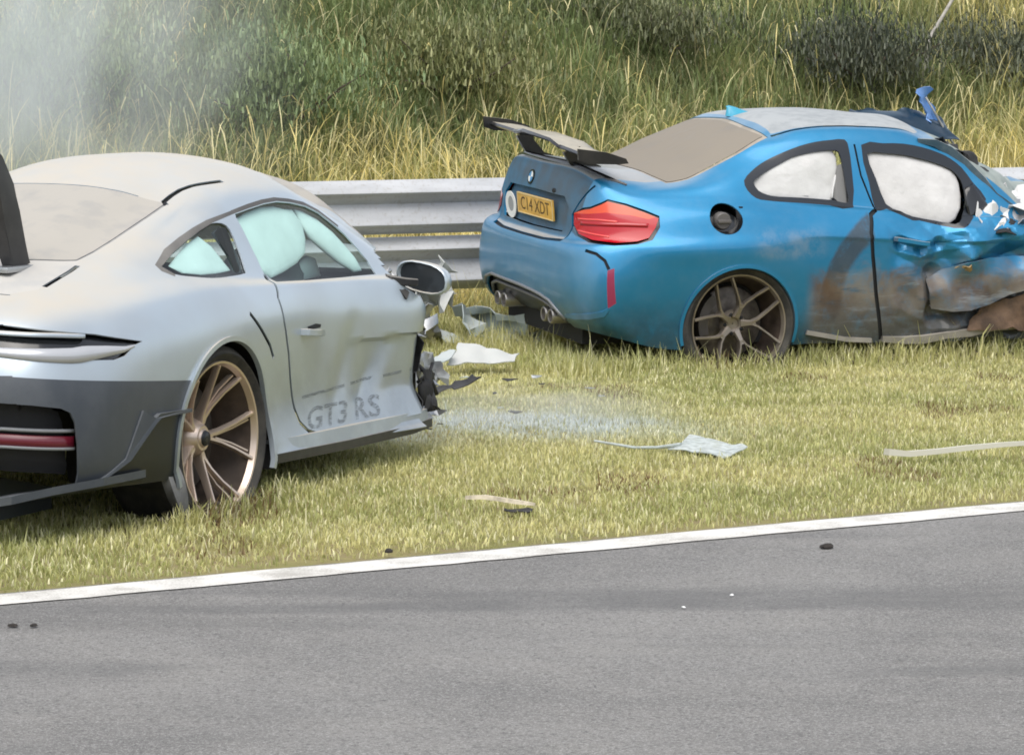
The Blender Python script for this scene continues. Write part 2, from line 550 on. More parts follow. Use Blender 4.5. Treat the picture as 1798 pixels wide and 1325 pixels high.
def dusty(name, base, dust, metal=0.0, rough=.35, lo=.35, hi=.95, amount=.9, film=.12, coat=.0, rear=0.0, extra=None, dustrough=.9, smear=0.0):
    """base finish under settled powder: thick on faces that look up, a thin patchy film elsewhere"""
    t = NT(name)
    N = t.normal()
    p1 = t.noise(2.2, 4, .6); p2 = t.noise(9.0, 5, .65)
    patch = t.ramp(t.math('ADD', t.math('MULTIPLY', p1, .6), t.math('MULTIPLY', p2, .4)), .28, .66, .72, 1.0)
    up = t.math('MULTIPLY', t.ramp(N[2], lo, hi), amount)
    f = t.math('MULTIPLY', up, patch)
    f = t.math('ADD', f, t.math('MULTIPLY', t.ramp(p2, .35, .7), film))
    if smear:
        sm = t.math('MULTIPLY', t.ramp(t.noise(2.6, 4, .6, stretch=(.6, 1.6, 1), dist=.7), .48, .72), t.ramp(t.noise(17, 4, .6), .25, .65, .5, 1.0))
        f = t.math('MULTIPLY', f, t.math('SUBTRACT', 1.0, t.math('MULTIPLY', sm, smear)))
    if rear:
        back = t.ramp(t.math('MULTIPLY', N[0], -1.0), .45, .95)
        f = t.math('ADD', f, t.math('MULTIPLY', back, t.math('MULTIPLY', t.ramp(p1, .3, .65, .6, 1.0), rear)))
    f = t.math('MINIMUM', f, .97)
    col = base; rg = rough
    if extra:
        col, rg = extra(t, base, rough)
    t.set(Base_Color=t.mix(f, col, dust), Metallic=t.math('MULTIPLY', t.math('SUBTRACT', 1.0, f), metal))
    r = t.n.new("ShaderNodeMix"); r.data_type = 'FLOAT'
    t.put(r.inputs[0], f); t.put(r.inputs[2], rg); t.put(r.inputs[3], dustrough)
    t.put(t.b.inputs["Roughness"], r.outputs[0])
    if coat:
        t.put(t.b.inputs["Coat Weight"], t.math('MULTIPLY', t.math('SUBTRACT', 1.0, f), coat)); t.b.inputs["Coat Roughness"].default_value = .12
    return t.m

def glass(name, tint, gloss=.06):
    t = NT(name)
    tr = t.n.new("ShaderNodeBsdfTransparent"); tr.inputs[0].default_value = (*tint, 1)
    gl = t.n.new("ShaderNodeBsdfGlossy"); gl.inputs["Roughness"].default_value = .04
    fr_ = t.n.new("ShaderNodeFresnel"); fr_.inputs[0].default_value = 1.45
    ge = t.n.new("ShaderNodeNewGeometry")
    class fr: outputs = [t.math('MULTIPLY', fr_.outputs[0], t.math('SUBTRACT', 1.0, ge.outputs["Backfacing"]))]
    mx = t.n.new("ShaderNodeMixShader")
    t.l.new(fr.outputs[0], mx.inputs[0]); t.l.new(tr.outputs[0], mx.inputs[1]); t.l.new(gl.outputs[0], mx.inputs[2])
    t.l.new(mx.outputs[0], t.out.inputs[0])
    return t.m
# ---------------------------------------------------------------- setting: ground, road, line, bank
LINE_A = Vector((-1.602, 10.570, 0)); LINE_D = Vector((.8545, .5195, 0)).normalized()
LINE_N = Vector((-LINE_D.y, LINE_D.x, 0))                      # towards the barrier
RAIL_A = Vector((-.063, 20.035, 0)); RAIL_D = Vector((4.596, 2.249, 0)).normalized()
RAIL_N = Vector((-RAIL_D.y, RAIL_D.x, 0))                      # away from the road

def strip_mesh(name, a, d, n, o0, o1, s0, s1, step, z, mat, wob=0.0, kind='structure'):
    bm = bmesh.new()
    k = max(2, int((s1-s0)/step)); prev = None
    for i in range(k+1):
        s = s0 + (s1-s0)*i/k
        w0 = wob*mnoise.noise(Vector((s*3.1, 1.7, 0))) + wob*.6*mnoise.noise(Vector((s*11.0, 4.7, 0)))
        w1 = wob*mnoise.noise(Vector((s*2.7, 8.7, 0))) + wob*.6*mnoise.noise(Vector((s*13.0, 2.2, 0)))
        p, q = a + d*s + n*(o0+w0), a + d*s + n*(o1+w1)
        cur = (bm.verts.new((p.x, p.y, z)), bm.verts.new((q.x, q.y, z)))
        if prev: bm.faces.new((prev[0], cur[0], cur[1], prev[1]))
        prev = cur
    bm.normal_update()
    if bm.faces[:][0].normal.z < 0: bmesh.ops.reverse_faces(bm, faces=bm.faces)
    return tag(newobj(name, bm, mat, None, smooth=False), kind=kind)

# ground (soil under the turf) – one sheet to the horizon with a dent where the verge is
t = NT("soil")
n1 = t.noise(.9, 5, .6); n2 = t.noise(14, 5, .6); n3 = t.noise(90, 3)
c = t.mix(t.ramp(n1, .35, .65), (.30, .26, .12), (.20, .20, .07))
c = t.mix(t.ramp(n2, .42, .7), c, (.25, .205, .12))
t.set(Base_Color=c, Roughness=.95); t.b.inputs["Specular IOR Level"].default_value = .15
t.bump(t.math('ADD', n2, t.math('MULTIPLY', n3, .5)), .6, .03)
soil = t.m

t = NT("asphalt")
w = t.noise(.45, 5, .65, dist=.8); m2 = t.noise(2.6, 5, .65); g = t.noise(150, 2, .75); g2 = t.noise(60, 3, .75); g3 = t.noise(330, 1, .5)
c = t.mix(t.ramp(w, .32, .68), (.132, .128, .123), (.205, .199, .190))
c = t.mix(t.ramp(m2, .35, .72, 0, .45), c, (.245, .235, .218))
c = t.mix(t.ramp(g, .48, .70, 0, .80), c, (.40, .395, .38))
c = t.mix(t.ramp(g2, .28, .50, .75, 0), c, (.052, .053, .053))
c = t.mix(t.ramp(g3, .58, .72, 0, .5), c, (.45, .44, .42))
# faint, uneven rubber laid down along the driving line, curving slightly
mp = t.n.new("ShaderNodeMapping"); mp.inputs["Rotation"].default_value = (0, 0, -math.atan2(LINE_D.y, LINE_D.x)-.04); mp.inputs["Scale"].default_value = (.22, 1.0, 1)
t.l.new(t.coord(), mp.inputs[0])
st = t.noise(1.1, 4, .6, vec=mp.outputs[0], dist=.6)
c = t.mix(t.math('MULTIPLY', t.ramp(st, .48, .68, 0, .60), t.ramp(m2, .3, .6, .4, 1)), c, (.095, .096, .097))
t.set(Base_Color=c, Roughness=.8); t.b.inputs["Specular IOR Level"].default_value = .3
t.bump(t.math('ADD', g, g2), .5, .006)
asphalt = t.m

t = NT("line_paint")
a1 = t.noise(5, 5, .7); a2 = t.noise(120, 3, .7)
f = t.ramp(t.math('ADD', t.math('MULTIPLY', a1, .55), t.math('MULTIPLY', a2, .45)), .36, .56)
t.set(Base_Color=t.mix(f, (.42, .40, .36), (.72, .705, .66)), Roughness=.7)
t.bump(a2, .25, .004)
line_paint = t.m

bm = bmesh.new()
xs = np.concatenate([np.linspace(-400, -9, 12), np.linspace(-8, 9, 120), np.linspace(10, 400, 12)])
ys = np.concatenate([np.linspace(-300, 7, 12), np.linspace(8, 24, 110), np.linspace(25, 600, 12)])
def ground_z(x, y):
    p = Vector((x, y, 0))
    s = (p - LINE_A).dot(LINE_N)
    if s < .25: return -.012
    k = min(1, (s-.25)/.5)
    return -.012 + k*(.012 + .018*mnoise.noise(Vector((x*1.1, y*1.1, 3))) + .010*mnoise.noise(Vector((x*3.7, y*3.7, 9))))
gv = [[bm.verts.new((x, y, ground_z(x, y))) for x in xs] for y in ys]
for j in range(len(ys)-1):
    for i in range(len(xs)-1):
        bm.faces.new((gv[j][i], gv[j][i+1], gv[j+1][i+1], gv[j+1][i]))
ground = tag(newobj("ground", bm, soil), kind='structure')
strip_mesh("road", LINE_A, LINE_D, LINE_N, -9.0, .13, -120, 160, 1.0, -.004, asphalt)
strip_mesh("edge_line", LINE_A, LINE_D, LINE_N, -.095, .095, -120, 160, .12, 0.0, line_paint, wob=.014)

def bank_z(d):
    k = min(1, max(0, (d-.5)/5.0)); k = k*k*(3-2*k)
    return .02 + 2.1*k
t = NT("bank_soil")
b1 = t.noise(1.2, 5); 
t.set(Base_Color=t.mix(t.ramp(b1, .35, .65), (.22, .21, .09), (.32, .29, .14)), Roughness=1.0)
bm = bmesh.new()
ds = np.linspace(.35, 60, 1); ds = np.concatenate([np.linspace(.35, 7, 28), np.linspace(8, 60, 10)])
ss = np.concatenate([np.linspace(-150, -14, 8), np.linspace(-13, 16, 70), np.linspace(18, 160, 8)])
def bank_pt(s, d):
    p = RAIL_A + RAIL_D*s + RAIL_N*d
    z = bank_z(d) + .10*min(1, d)*mnoise.noise(Vector((p.x*.7, p.y*.7, 5))) + .15*max(0, min(1, (d-6)/4))*mnoise.noise(Vector((p.x*.2, p.y*.2, 15)))
    return Vector((p.x, p.y, z))
gv = [[bm.verts.new(bank_pt(s, d)) for s in ss] for d in ds]
for j in range(len(ds)-1):
    for i in range(len(ss)-1):
        bm.faces.new((gv[j][i], gv[j][i+1], gv[j+1][i+1], gv[j+1][i]))
tag(newobj("bank", bm, t.m), kind='structure')

# unseen wooded bank, added behind the camera to block low sky light
t = NT("sky_block_green")
b1 = t.noise(.5, 6, .65); b2 = t.noise(2.5, 5, .6)
t.set(Base_Color=t.mix(t.ramp(t.math('ADD', t.math('MULTIPLY', b1, .6), t.math('MULTIPLY', b2, .4)), .35, .65), (.040, .055, .030), (.12, .14, .07)), Roughness=1.0)
bm = bmesh.new()
oa = LINE_A - LINE_N*24.0
gv = []
for d in (0, .5, 1.5, 3, 5, 8, 12, 18):
    row = []
    for s in np.linspace(-90, 90, 120):
        p = oa + LINE_D*s - LINE_N*d
        z = 6.0*(1 - math.exp(-d/2.2)) + (1.3*mnoise.noise(Vector((p.x*.35, p.y*.35, 1))) + .5*mnoise.noise(Vector((p.x*1.3, p.y*1.3, 4))))*min(1, d/2) - .05
        row.append(bm.verts.new((p.x, p.y, z)))
    gv.append(row)
for a, b in zip(gv, gv[1:]):
    for i in range(119): bm.faces.new((a[i], b[i], b[i+1], a[i+1]))
fixn(bm); tag(newobj("unseen_blocker_bank", bm, t.m), kind='structure')

# ---------------------------------------------------------------- grass as real blades
def grass_mat(name, trans=.35, rough=.6):
    t = NT(name)
    at = t.n.new("ShaderNodeAttribute"); at.attribute_name = "tint"
    df = t.n.new("ShaderNodeBsdfDiffuse"); tl = t.n.new("ShaderNodeBsdfTranslucent"); gl = t.n.new("ShaderNodeBsdfGlossy")
    gl.inputs["Roughness"].default_value = .45; gl.inputs[0].default_value = (.5, .5, .45, 1)
    t.l.new(at.outputs[0], df.inputs[0]); t.l.new(at.outputs[0], tl.inputs[0])
    m1 = t.n.new("ShaderNodeMixShader"); m1.inputs[0].default_value = trans
    t.l.new(df.outputs[0], m1.inputs[1]); t.l.new(tl.outputs[0], m1.inputs[2])
    m2 = t.n.new("ShaderNodeMixShader"); m2.inputs[0].default_value = .06
    t.l.new(m1.outputs[0], m2.inputs[1]); t.l.new(gl.outputs[0], m2.inputs[2])
    t.l.new(m2.outputs[0], t.out.inputs[0])
    return t.m
GRASS = grass_mat("grass_blade", .45)

def blades_arrays(pos, h, w, az, bend, col, seg, tipcol=None, twist=None, headw=None):
    """pos N,3; h,w,az,bend N; col N,3 -> verts, quads, colours. bend: how far the tip leans (radians)"""
    n = len(pos)
    face = az + math.pi/2 + (twist if twist is not None else 0)
    wd = np.stack([np.cos(face), np.sin(face), np.zeros(n)], 1)
    ld = np.stack([np.cos(az), np.sin(az), np.zeros(n)], 1)
    V = np.zeros((n, (seg+1)*2, 3)); Cc = np.zeros((n, (seg+1)*2, 3))
    p = pos.copy(); ang = bend*.15
    for k in range(seg+1):
        f = k/seg
        ww = w*(1 - .85*f**1.5) if headw is None else w*np.where(f > .68, headw*(1.15-f)*2.2, .55)
        V[:, 2*k] = p - wd*(ww/2)[:, None]; V[:, 2*k+1] = p + wd*(ww/2)[:, None]
        cc = col if tipcol is None else col*(1-f) + tipcol*f
        Cc[:, 2*k] = cc; Cc[:, 2*k+1] = cc
        a = ang + bend*(f**1.3)
        p = p + (ld*np.sin(a)[:, None] + np.array([0, 0, 1.0])*np.cos(a)[:, None])*(h/seg)[:, None]
    base = (np.arange(n)*(seg+1)*2)[:, None, None]
    q = np.array([[2*k, 2*k+1, 2*k+3, 2*k+2] for k in range(seg)])[None]
    return V.reshape(-1, 3), (base + q).reshape(-1, 4), Cc.reshape(-1, 3)

def blades_mesh(name, parts):
    vs_, qs, cs, off = [], [], [], 0
    for v, q, c in parts:
        vs_.append(v); qs.append(q + off); cs.append(c); off += len(v)
    v = np.concatenate(vs_).astype(np.float32); q = np.concatenate(qs).astype(np.int32); c = np.concatenate(cs)
    me = bpy.data.meshes.new(name)
    me.vertices.add(len(v)); me.vertices.foreach_set("co", v.ravel())
    me.loops.add(q.size); me.loops.foreach_set("vertex_index", q.ravel())
    me.polygons.add(len(q)); me.polygons.foreach_set("loop_start", np.arange(len(q), dtype=np.int32)*4)
    me.polygons.foreach_set("use_smooth", np.ones(len(q), dtype=bool))
    me.update(calc_edges=True)
    at = me.attributes.new("tint", 'FLOAT_COLOR', 'POINT')
    rgba = np.concatenate([c, np.ones((len(c), 1))], 1).astype(np.float32)
    at.data.foreach_set("color", rgba.ravel())
    return me

def vnoise(P, scale, seed=0):
    """cheap smooth value noise for arrays, 0..1"""
    r = np.random.default_rng(seed); T = r.random((64, 64))
    q = P[:, :2]*scale + 100.0
    i = np.floor(q).astype(int); f = q - i; f = f*f*(3-2*f)
    a = T[i[:, 0] % 64, i[:, 1] % 64]; b = T[(i[:, 0]+1) % 64, i[:, 1] % 64]
    c = T[i[:, 0] % 64, (i[:, 1]+1) % 64]; d = T[(i[:, 0]+1) % 64, (i[:, 1]+1) % 64]
    return (a*(1-f[:, 0])+b*f[:, 0])*(1-f[:, 1]) + (c*(1-f[:, 0])+d*f[:, 0])*f[:, 1]

def car_local(P, pose):
    (ox, oy, oz), h = pose
    s, c = math.sin(R(h)), math.cos(R(h))
    dx, dy = P[:, 0]-ox, P[:, 1]-oy
    return dx*s + dy*c, -dx*c + dy*s

def in_view(P, m):
    return np.abs(P[:, 0]) < P[:, 1]*.1499*1.03 + m

def verge_grass():
    N = 720000
    Y = 9.5 + 14*RNG.random(N); X = (RNG.random(N)*2-1)*5.2
    P = np.stack([X, Y, np.zeros(N)], 1)
    s = (P[:, 0]-LINE_A.x)*LINE_N.x + (P[:, 1]-LINE_A.y)*LINE_N.y
    edge = .13 + .05*vnoise(P, 2.5, 3) + .04*vnoise(P, 9, 4)
    r = (P[:, 0]-RAIL_A.x)*RAIL_N.x + (P[:, 1]-RAIL_A.y)*RAIL_N.y
    dens = np.clip((s-edge)/.25, 0.0, 1)
    dens = np.where(s-edge > 0, .25+.75*dens, 0)
    bare = vnoise(P, 1.3, 8)*.6 + vnoise(P, 4.5, 9)*.4
    dens *= np.where(bare < .22, .6, 1)
    keep = in_view(P, .7) & (r < .5) & (RNG.random(N) < dens)
    P = P[keep]; s = s[keep]; r = r[keep]; n = len(P)
    sx, sy = car_local(P, SILVER_POSE); bx, by = car_local(P, BLUE_POSE)
    under_s = (np.abs(sy) < .80) & (sx > -1.05) & (sx < 1.9)
    under_b = (np.abs(by) < .80) & (bx > -.75) & (bx < 2.9)
    wheel = ((np.abs(sx) < .40) & (np.abs(sy) > .60) & (np.abs(sy) < .955)) | ((np.abs(bx) < .36) & (np.abs(by) > .62) & (np.abs(by) < .935))
    # distance to the blue car and to the barrier foot: longer grass there
    db = np.maximum(np.maximum(-.95-bx, 0)**2 + np.maximum(np.abs(by)-.93, 0)**2, 0)**.5
    nb = np.exp(-(db/.16)**2); ds = (np.maximum(-1.2-sx, 0)**2 + np.maximum(sx-1.95, 0)**2 + np.maximum(np.abs(sy)-.95, 0)**2)**.5
    ns = np.exp(-(ds/.12)**2)
    nr = np.clip(1-np.abs(r+.2)/1.3, 0, 1)
    h = .011 + .017*RNG.random(n) + .013*vnoise(P, 2.2, 11)
    h = h + nb*(.03+.10*RNG.random(n)) + ns*.02*RNG.random(n) + nr*(.05+.16*RNG.random(n)**2)
    wn_ = np.exp(-(np.maximum(np.abs(sx)-.42, 0)/.08)**2)*np.exp(-((np.abs(sy)-1.01)/.06)**2)
    h = h + wn_*(.03+.05*RNG.random(n))
    tall = RNG.random(n) < .0015 + .016*nb + .02*nr
    h = np.where(tall, h*1.6+.05, h)
    h = np.where(under_s | under_b, np.minimum(h, .05), h)
    h = np.where(wheel, .012, h)
    az = RNG.random(n)*6.283; bend = .5 + 1.8*RNG.random(n)
    w = .0040 + .0045*RNG.random(n)
    dry = np.clip(vnoise(P, 1.1, 21)*.65 + vnoise(P, 3.7, 22)*.55 - .12 + .22*RNG.normal(size=n), 0, 1)
    dry = np.clip(dry + .25*np.exp(-np.maximum(s, 0)/.35), 0, 1)
    green = np.array([.36, .39, .135]); straw = np.array([.72, .67, .32]); pale = np.array([.84, .80, .52])
    col = green*(1-dry)[:, None] + straw*dry[:, None]
    pl = (RNG.random(n) < .16)[:, None]
    col = np.where(pl, pale, col)
    col *= (.75 + .5*RNG.random(n))[:, None]
    brown = (vnoise(P, 2.0, 31) > .86) & (RNG.random(n) < .3)
    col = np.where(brown[:, None], np.array([.25, .17, .08])*(.7+.5*RNG.random(n))[:, None], col)
    # extinguisher powder lying on the turf between the cars
    u = (P[:, 0]-.12)*.875 + (P[:, 1]-15.35)*-.485; v = (P[:, 0]-.12)*.485 + (P[:, 1]-15.35)*.875
    pw = np.exp(-(u/.62)**2-(v/.42)**2)*1.3 + .9*np.exp(-((P[:, 0]+.55)/.30)**2-((P[:, 1]-15.2)/.5)**2)
    pw = np.clip(pw*(.65+.8*vnoise(P, 5, 41)) , 0, .92)*(RNG.random(n) < .85)
    col = col*(1-pw)[:, None] + np.array([.70, .76, .78])*pw[:, None]
    z = np.array([ground_z(x, y) for x, y in P[:, :2]])
    P[:, 2] = z
    return blades_mesh("verge_grass", [blades_arrays(P, h, w, az, bend, col*1.0, 2, tipcol=col*1.15)])
tag(newobj("verge_grass", verge_grass(), GRASS), kind='stuff')

def bank_grass():
    parts = []
    def spots(N, d0, d1, s0=-11.5, s1=13.5):
        s = s0 + (s1-s0)*RNG.random(N); d = d0 + (d1-d0)*RNG.random(N)
        P = np.array([RAIL_A.x, RAIL_A.y, 0]) + s[:, None]*np.array(RAIL_D)[None] + d[:, None]*np.array(RAIL_N)[None]
        k = in_view(P, .9); s, d, P = s[k], d[k], P[k]
        P[:, 2] = [bank_pt(a, b).z for a, b in zip(s, d)]
        return P, s, d
    def colour(P, n):
        g = np.clip(vnoise(P, .55, 51)*.7 + vnoise(P, 1.9, 52)*.5 + .04 + .25*np.clip((P[:, 0]-2.6)/1.2, 0, 1), 0, 1)     # 1 = dry
        return g
    # dense base of leaves
    P, s, d = spots(150000, .3, 5.2); n = len(P)
    g = np.clip(colour(P, n) + .15*RNG.normal(size=n), 0, 1)
    hi = np.clip((d-1.5)/1.6 + .5*(vnoise(P, .8, 61)-.5), 0, 1)
    left = np.clip((5.5-s)/5, .35, 1)
    g = np.clip(g - .75*hi*(.3+.7*left), 0, 1)
    green = np.array([.40, .43, .17]); dk = np.array([.24, .30, .125]); dry = np.array([.76, .68, .30])
    base = green*(1-hi)[:, None] + dk*hi[:, None]
    col = (base*(1-g)[:, None] + dry*g[:, None])*(.70+.55*RNG.random(n))[:, None]*(.62+.55*vnoise(P, 3.2, 66))[:, None]*(.70+.6*vnoise(P, 8.5, 67))[:, None]
    parts.append(blades_arrays(P, .12+.26*RNG.random(n), .007+.009*RNG.random(n), RNG.random(n)*6.283, .6+2.3*RNG.random(n), col*.95, 3, tipcol=col*1.15))
    # thin straw stalks with nodding seed heads
    P, s, d = spots(100000, .3, 5.0); n = len(P)
    g = colour(P, n); hi = np.clip((d-1.6)/1.7, 0, 1)
    k = RNG.random(n) < np.clip(.22 + .9*g - .75*hi, .08, 1)
    P, s, d = P[k], s[k], d[k]; n = len(P)
    straw = np.array([.78, .71, .40])*(.6+.7*RNG.random(n))[:, None]
    gold = np.array([.80, .68, .29])*(.7+.6*RNG.random(n))[:, None]
    col = np.where((RNG.random(n) < .4)[:, None], gold, straw)
    az = 6.283*vnoise(P, .9, 63)*1.6 + 1.4*RNG.normal(size=n)
    parts.append(blades_arrays(P, .22+.38*RNG.random(n), .0055+.006*RNG.random(n), az, .5+2.7*RNG.random(n)**1.1, col*.95, 4, tipcol=col*1.2, headw=1.0))
    return blades_mesh("bank_grass", parts)
tag(newobj("bank_grass", bank_grass(), GRASS), kind='stuff')
# ---------------------------------------------------------------- shrubs along the top of the bank
def leaf_mat(name, rough=.5):
    return grass_mat(name, .3)
LEAF = leaf_mat("leaf")
BARK = simple("bark", (.10, .08, .06), .95, var=.3, vscale=20, bump=.5)

def shrub(s, d, rx, rz, nleaf, size, cols, label, seed, name="shrub"):
    rs = np.random.default_rng(seed)
    g = bank_pt(s, d)
    t = thing(name, label, "shrub", tuple(g), 0, "shrubs along the top of the bank")
    # branch skeleton
    bm = bmesh.new(); tips = []
    for k in range(13):
        a = rs.random()*6.283; e = .35 + rs.random()*1.0
        L = (.55+.5*rs.random())
        p = Vector((0, 0, -.1)); pts = [p]
        dr = Vector((math.cos(a)*math.cos(e), math.sin(a)*math.cos(e), math.sin(e)))
        for q in range(4):
            dr = (dr + Vector(rs.normal(size=3))*.18 + Vector((0, 0, .05))).normalized()
            p = p + Vector((dr.x*rx, dr.y*rx, dr.z*rz))*L/4
            pts.append(p)
            if q >= 1: tips.append(p)
        tube(bm, pts, .018, 5, scale=[1, .8, .6, .42, .25])
    newobj("stem", bm, BARK, t)
    # leaves gathered in clumps round the branch ends
    C_ = np.array([list(p) for p in tips]); nC = len(C_)
    idx = rs.integers(0, nC, nleaf)
    sp = rs.normal(size=(nleaf, 3))*np.array([rx*.20, rx*.20, rz*.16])
    P = C_[idx] + sp
    dd = d + P[:, 0]*RAIL_N.x + P[:, 1]*RAIL_N.y
    zg = np.array([bank_z(q) for q in dd]) - bank_z(d)
    P[:, 2] = np.maximum(P[:, 2], zg + .35*rs.random(nleaf)**2 - .05)
    clump = rs.random(nC)
    c0, c1 = np.array(cols[0]), np.array(cols[1])
    col = c0 + (c1-c0)*clump[idx][:, None]
    col = col*(.55+.9*rs.random(nleaf))[:, None]
    v, q, c = blades_arrays(P, size*(1.0+1.5*rs.random(nleaf)), size*(.22+.20*rs.random(nleaf)), rs.random(nleaf)*6.283, .6+2.6*rs.random(nleaf), col*.9, 2, tipcol=col*1.1)
    me = blades_mesh("foliage", [(v, q, c)])
    newobj("foliage", me, LEAF, t)
    return t

GREENS = ((.13, .20, .085), (.32, .39, .18))
DARKS = ((.045, .058, .045), (.17, .185, .12))
MIXEDD = ((.075, .095, .05), (.24, .25, .13))
MIXED = ((.13, .17, .065), (.33, .33, .15))
shrub(-5.2, 3.1, 1.0, .85, 5200, .042, GREENS, "pale green shrub half hidden in the smoke at top left", 1)
shrub(-3.3, 3.1, .95, .80, 6200, .040, GREENS, "green leafy shrub on the bank just right of the smoke", 2)
shrub(-1.7, 3.3, .95, .75, 6200, .040, GREENS, "green leafy shrub on the bank above the gap between the cars", 3)
shrub(-.1, 3.2, .90, .62, 5600, .040, GREENS, "green leafy shrub on the bank left of the rear wing of the blue car", 4)
shrub(1.4, 3.6, .9, .55, 5000, .040, MIXED, "yellowish green shrub on the bank above the dusty rear window of the blue car", 5)
shrub(3.0, 4.0, .9, .40, 5000, .038, MIXEDD, "dull olive shrub at the top of the bank above the blue roof", 6)
shrub(4.7, 3.5, .85, .55, 5600, .036, DARKS, "darkest shrub at top right behind the bare pale branch", 7)
shrub(6.1, 3.6, .9, .50, 5200, .036, DARKS, "dark shrub at the top right corner of the bank", 8)

# a dead, bleached branch leaning out of the dark shrub
bt = thing("bare_branch", "bare pale dead branch leaning out of the dark shrub at top right", "branch", tuple(bank_pt(5.42, 3.4) + Vector((0, 0, .12))))
bm = bmesh.new()
tube(bm, [(-.30, 0, -.3), (-.24, 0, .1), (-.20, 0, .30), (-.05, .02, .55), (.08, .0, .74), (.19, -.03, .88), (.32, -.04, 1.02), (.45, 0, 1.2), (.6, .1, 1.4)], .013, 7, scale=[1.2, 1.15, 1.1, 1, .9, .8, .7, .5, .3])
tube(bm, [(.08, 0, .74), (.17, -.1, .93), (.22, -.18, 1.15)], .006, 5, scale=[1, .7, .4])
tube(bm, [(.32, -.04, 1.02), (.50, -.12, 1.05), (.72, -.15, 1.02)], .005, 5, scale=[1, .7, .4])
newobj("limb", bm, simple("dead_wood", (.50, .47, .42), .9, var=.2, vscale=30, bump=.4), bt)

# ---------------------------------------------------------------- crash barrier
t = NT("galvanised")
z1 = t.noise(3, 4, .6, stretch=(.4, .4, 2.5)); z2 = t.noise(40, 3, .6)
c = t.mix(t.ramp(z1, .3, .7), (.58, .59, .60), (.43, .44, .45))
c = t.mix(t.ramp(z2, .50, .78, 0, .45), c, (.30, .27, .22))
z3 = t.noise(1.1, 5, .7, stretch=(1, .3, .3)); c = t.mix(t.ramp(z3, .52, .72, 0, .5), c, (.36, .35, .33))
t.set(Base_Color=c, Metallic=.2, Roughness=.5)
GALV = t.m
POSTM = simple("post_steel", (.30, .30, .29), .7, .3, var=.25)
BOLTM = simple("bolt_steel", (.22, .21, .20), .6, .5)

BAR = thing("crash_barrier", "grey galvanised double beam crash barrier running behind both cars", "crash barrier", tuple(RAIL_A), math.atan2(RAIL_D.y, RAIL_D.x))
WPROF = [(0, .312), (-.012, .306), (-.076, .252), (-.082, .240), (-.076, .228), (-.020, .186), (-.012, .174), (-.016, .160), (-.080, .070), (-.085, .056), (-.080, .044), (-.012, .004), (0, -.002)]
def beam(z, s0, s1, off):
    bm = bmesh.new()
    k = 16; rows = []
    for i in range(k+1):
        s = s0 + (s1-s0)*i/k
        wob = .012*mnoise.noise(Vector((s*.9, z*5, 2))) + .006*mnoise.noise(Vector((s*3.1, z*9, 7)))
        rows.append([bm.verts.new((s, y - off + wob, z + zz)) for y, zz in WPROF])
    fs = []
    for r0, r1 in zip(rows, rows[1:]):
        for a in range(len(WPROF)-1):
            fs.append(bm.faces.new((r0[a], r0[a+1], r1[a+1], r1[a])))
    bm.normal_update()
    bmesh.ops.solidify(bm, geom=fs, thickness=.004)
    o = newobj("beam", bm, GALV, BAR, split=40)
    for zz in (.07+z, .24+z):
        for ds_ in (.06, .17, .28):
            b2 = bmesh.new()
            r_ = bmesh.ops.create_uvsphere(b2, u_segments=8, v_segments=5, radius=.014)
            for v in b2.verts: v.co = Vector((s0+ds_+v.co.x, -off-.078+v.co.y*.6, zz+v.co.z+.002))
            newobj("bolt", b2, BOLTM, o)
for z in (.618, .288):
    for k in range(-3, 5):
        beam(z, k*3.2 - 2.1, (k+1)*3.2 - 2.1 + .34, .003*(k % 2))
for k in range(-6, 9):
    bm = bmesh.new(); s = k*1.6 + .4
    for (cx, cy, sx, sy) in ((0, .075, .11, .006), (-.052, .10, .006, .05), (.052, .10, .006, .05)):
        box(bm, (s+cx, cy, .42), (sx, sy, .92))
    newobj("post", bm, POSTM, BAR, smooth=False)
    bm = bmesh.new()
    for z in (.77, .42): box(bm, (s, .034, z), (.10, .066, .18))
    newobj("spacer", bm, POSTM, BAR, smooth=False)

# ---------------------------------------------------------------- shared car materials
RUBBER0 = simple("tyre_rubber", (.028, .027, .026), .85, var=.3, vscale=12, bump=.2, bscale=90)
DUSTRUB = dusty("dusty_tyre", (.03, .03, .03), (.22, .20, .165), rough=.85, lo=-.2, hi=.9, amount=.2, film=.22)
BLACKTRIM = dusty("black_trim", (.018, .018, .020), (.42, .40, .36), rough=.45, lo=.45, amount=.5, film=.05)
GLOSSBLACK = simple("gloss_black", (.012, .013, .015), .18, coat=.5)
DARK = simple("dark_interior", (.018, .018, .019), .8)
SEAM = simple("panel_seam", (.012, .013, .015), .7)
DISC = simple("brake_disc", (.16, .14, .125), .5, .6, var=.3, vscale=20)
CAST = simple("brake_caliper", (.10, .09, .085), .55, .3)
ALU = simple("bare_alloy", (.42, .43, .44), .38, .85, var=.2)
AIRBAG = simple("airbag_cloth", (.66, .66, .65), .85, var=.04, vscale=6, bump=.25, bscale=14)
MIRROR = simple("mirror_glass", (.035, .04, .045), .12, .0, spec=.25)
CHROME = simple("bright_metal", (.55, .55, .55), .25, .9)
PLASTIC = simple("torn_plastic", (.03, .03, .032), .6, var=.4)
REDLENS = simple("red_lens", (.13, .010, .022), .3, coat=.3)
BARREL = simple("rim_barrel_dark", (.075, .055, .043), .6, .3, var=.4)

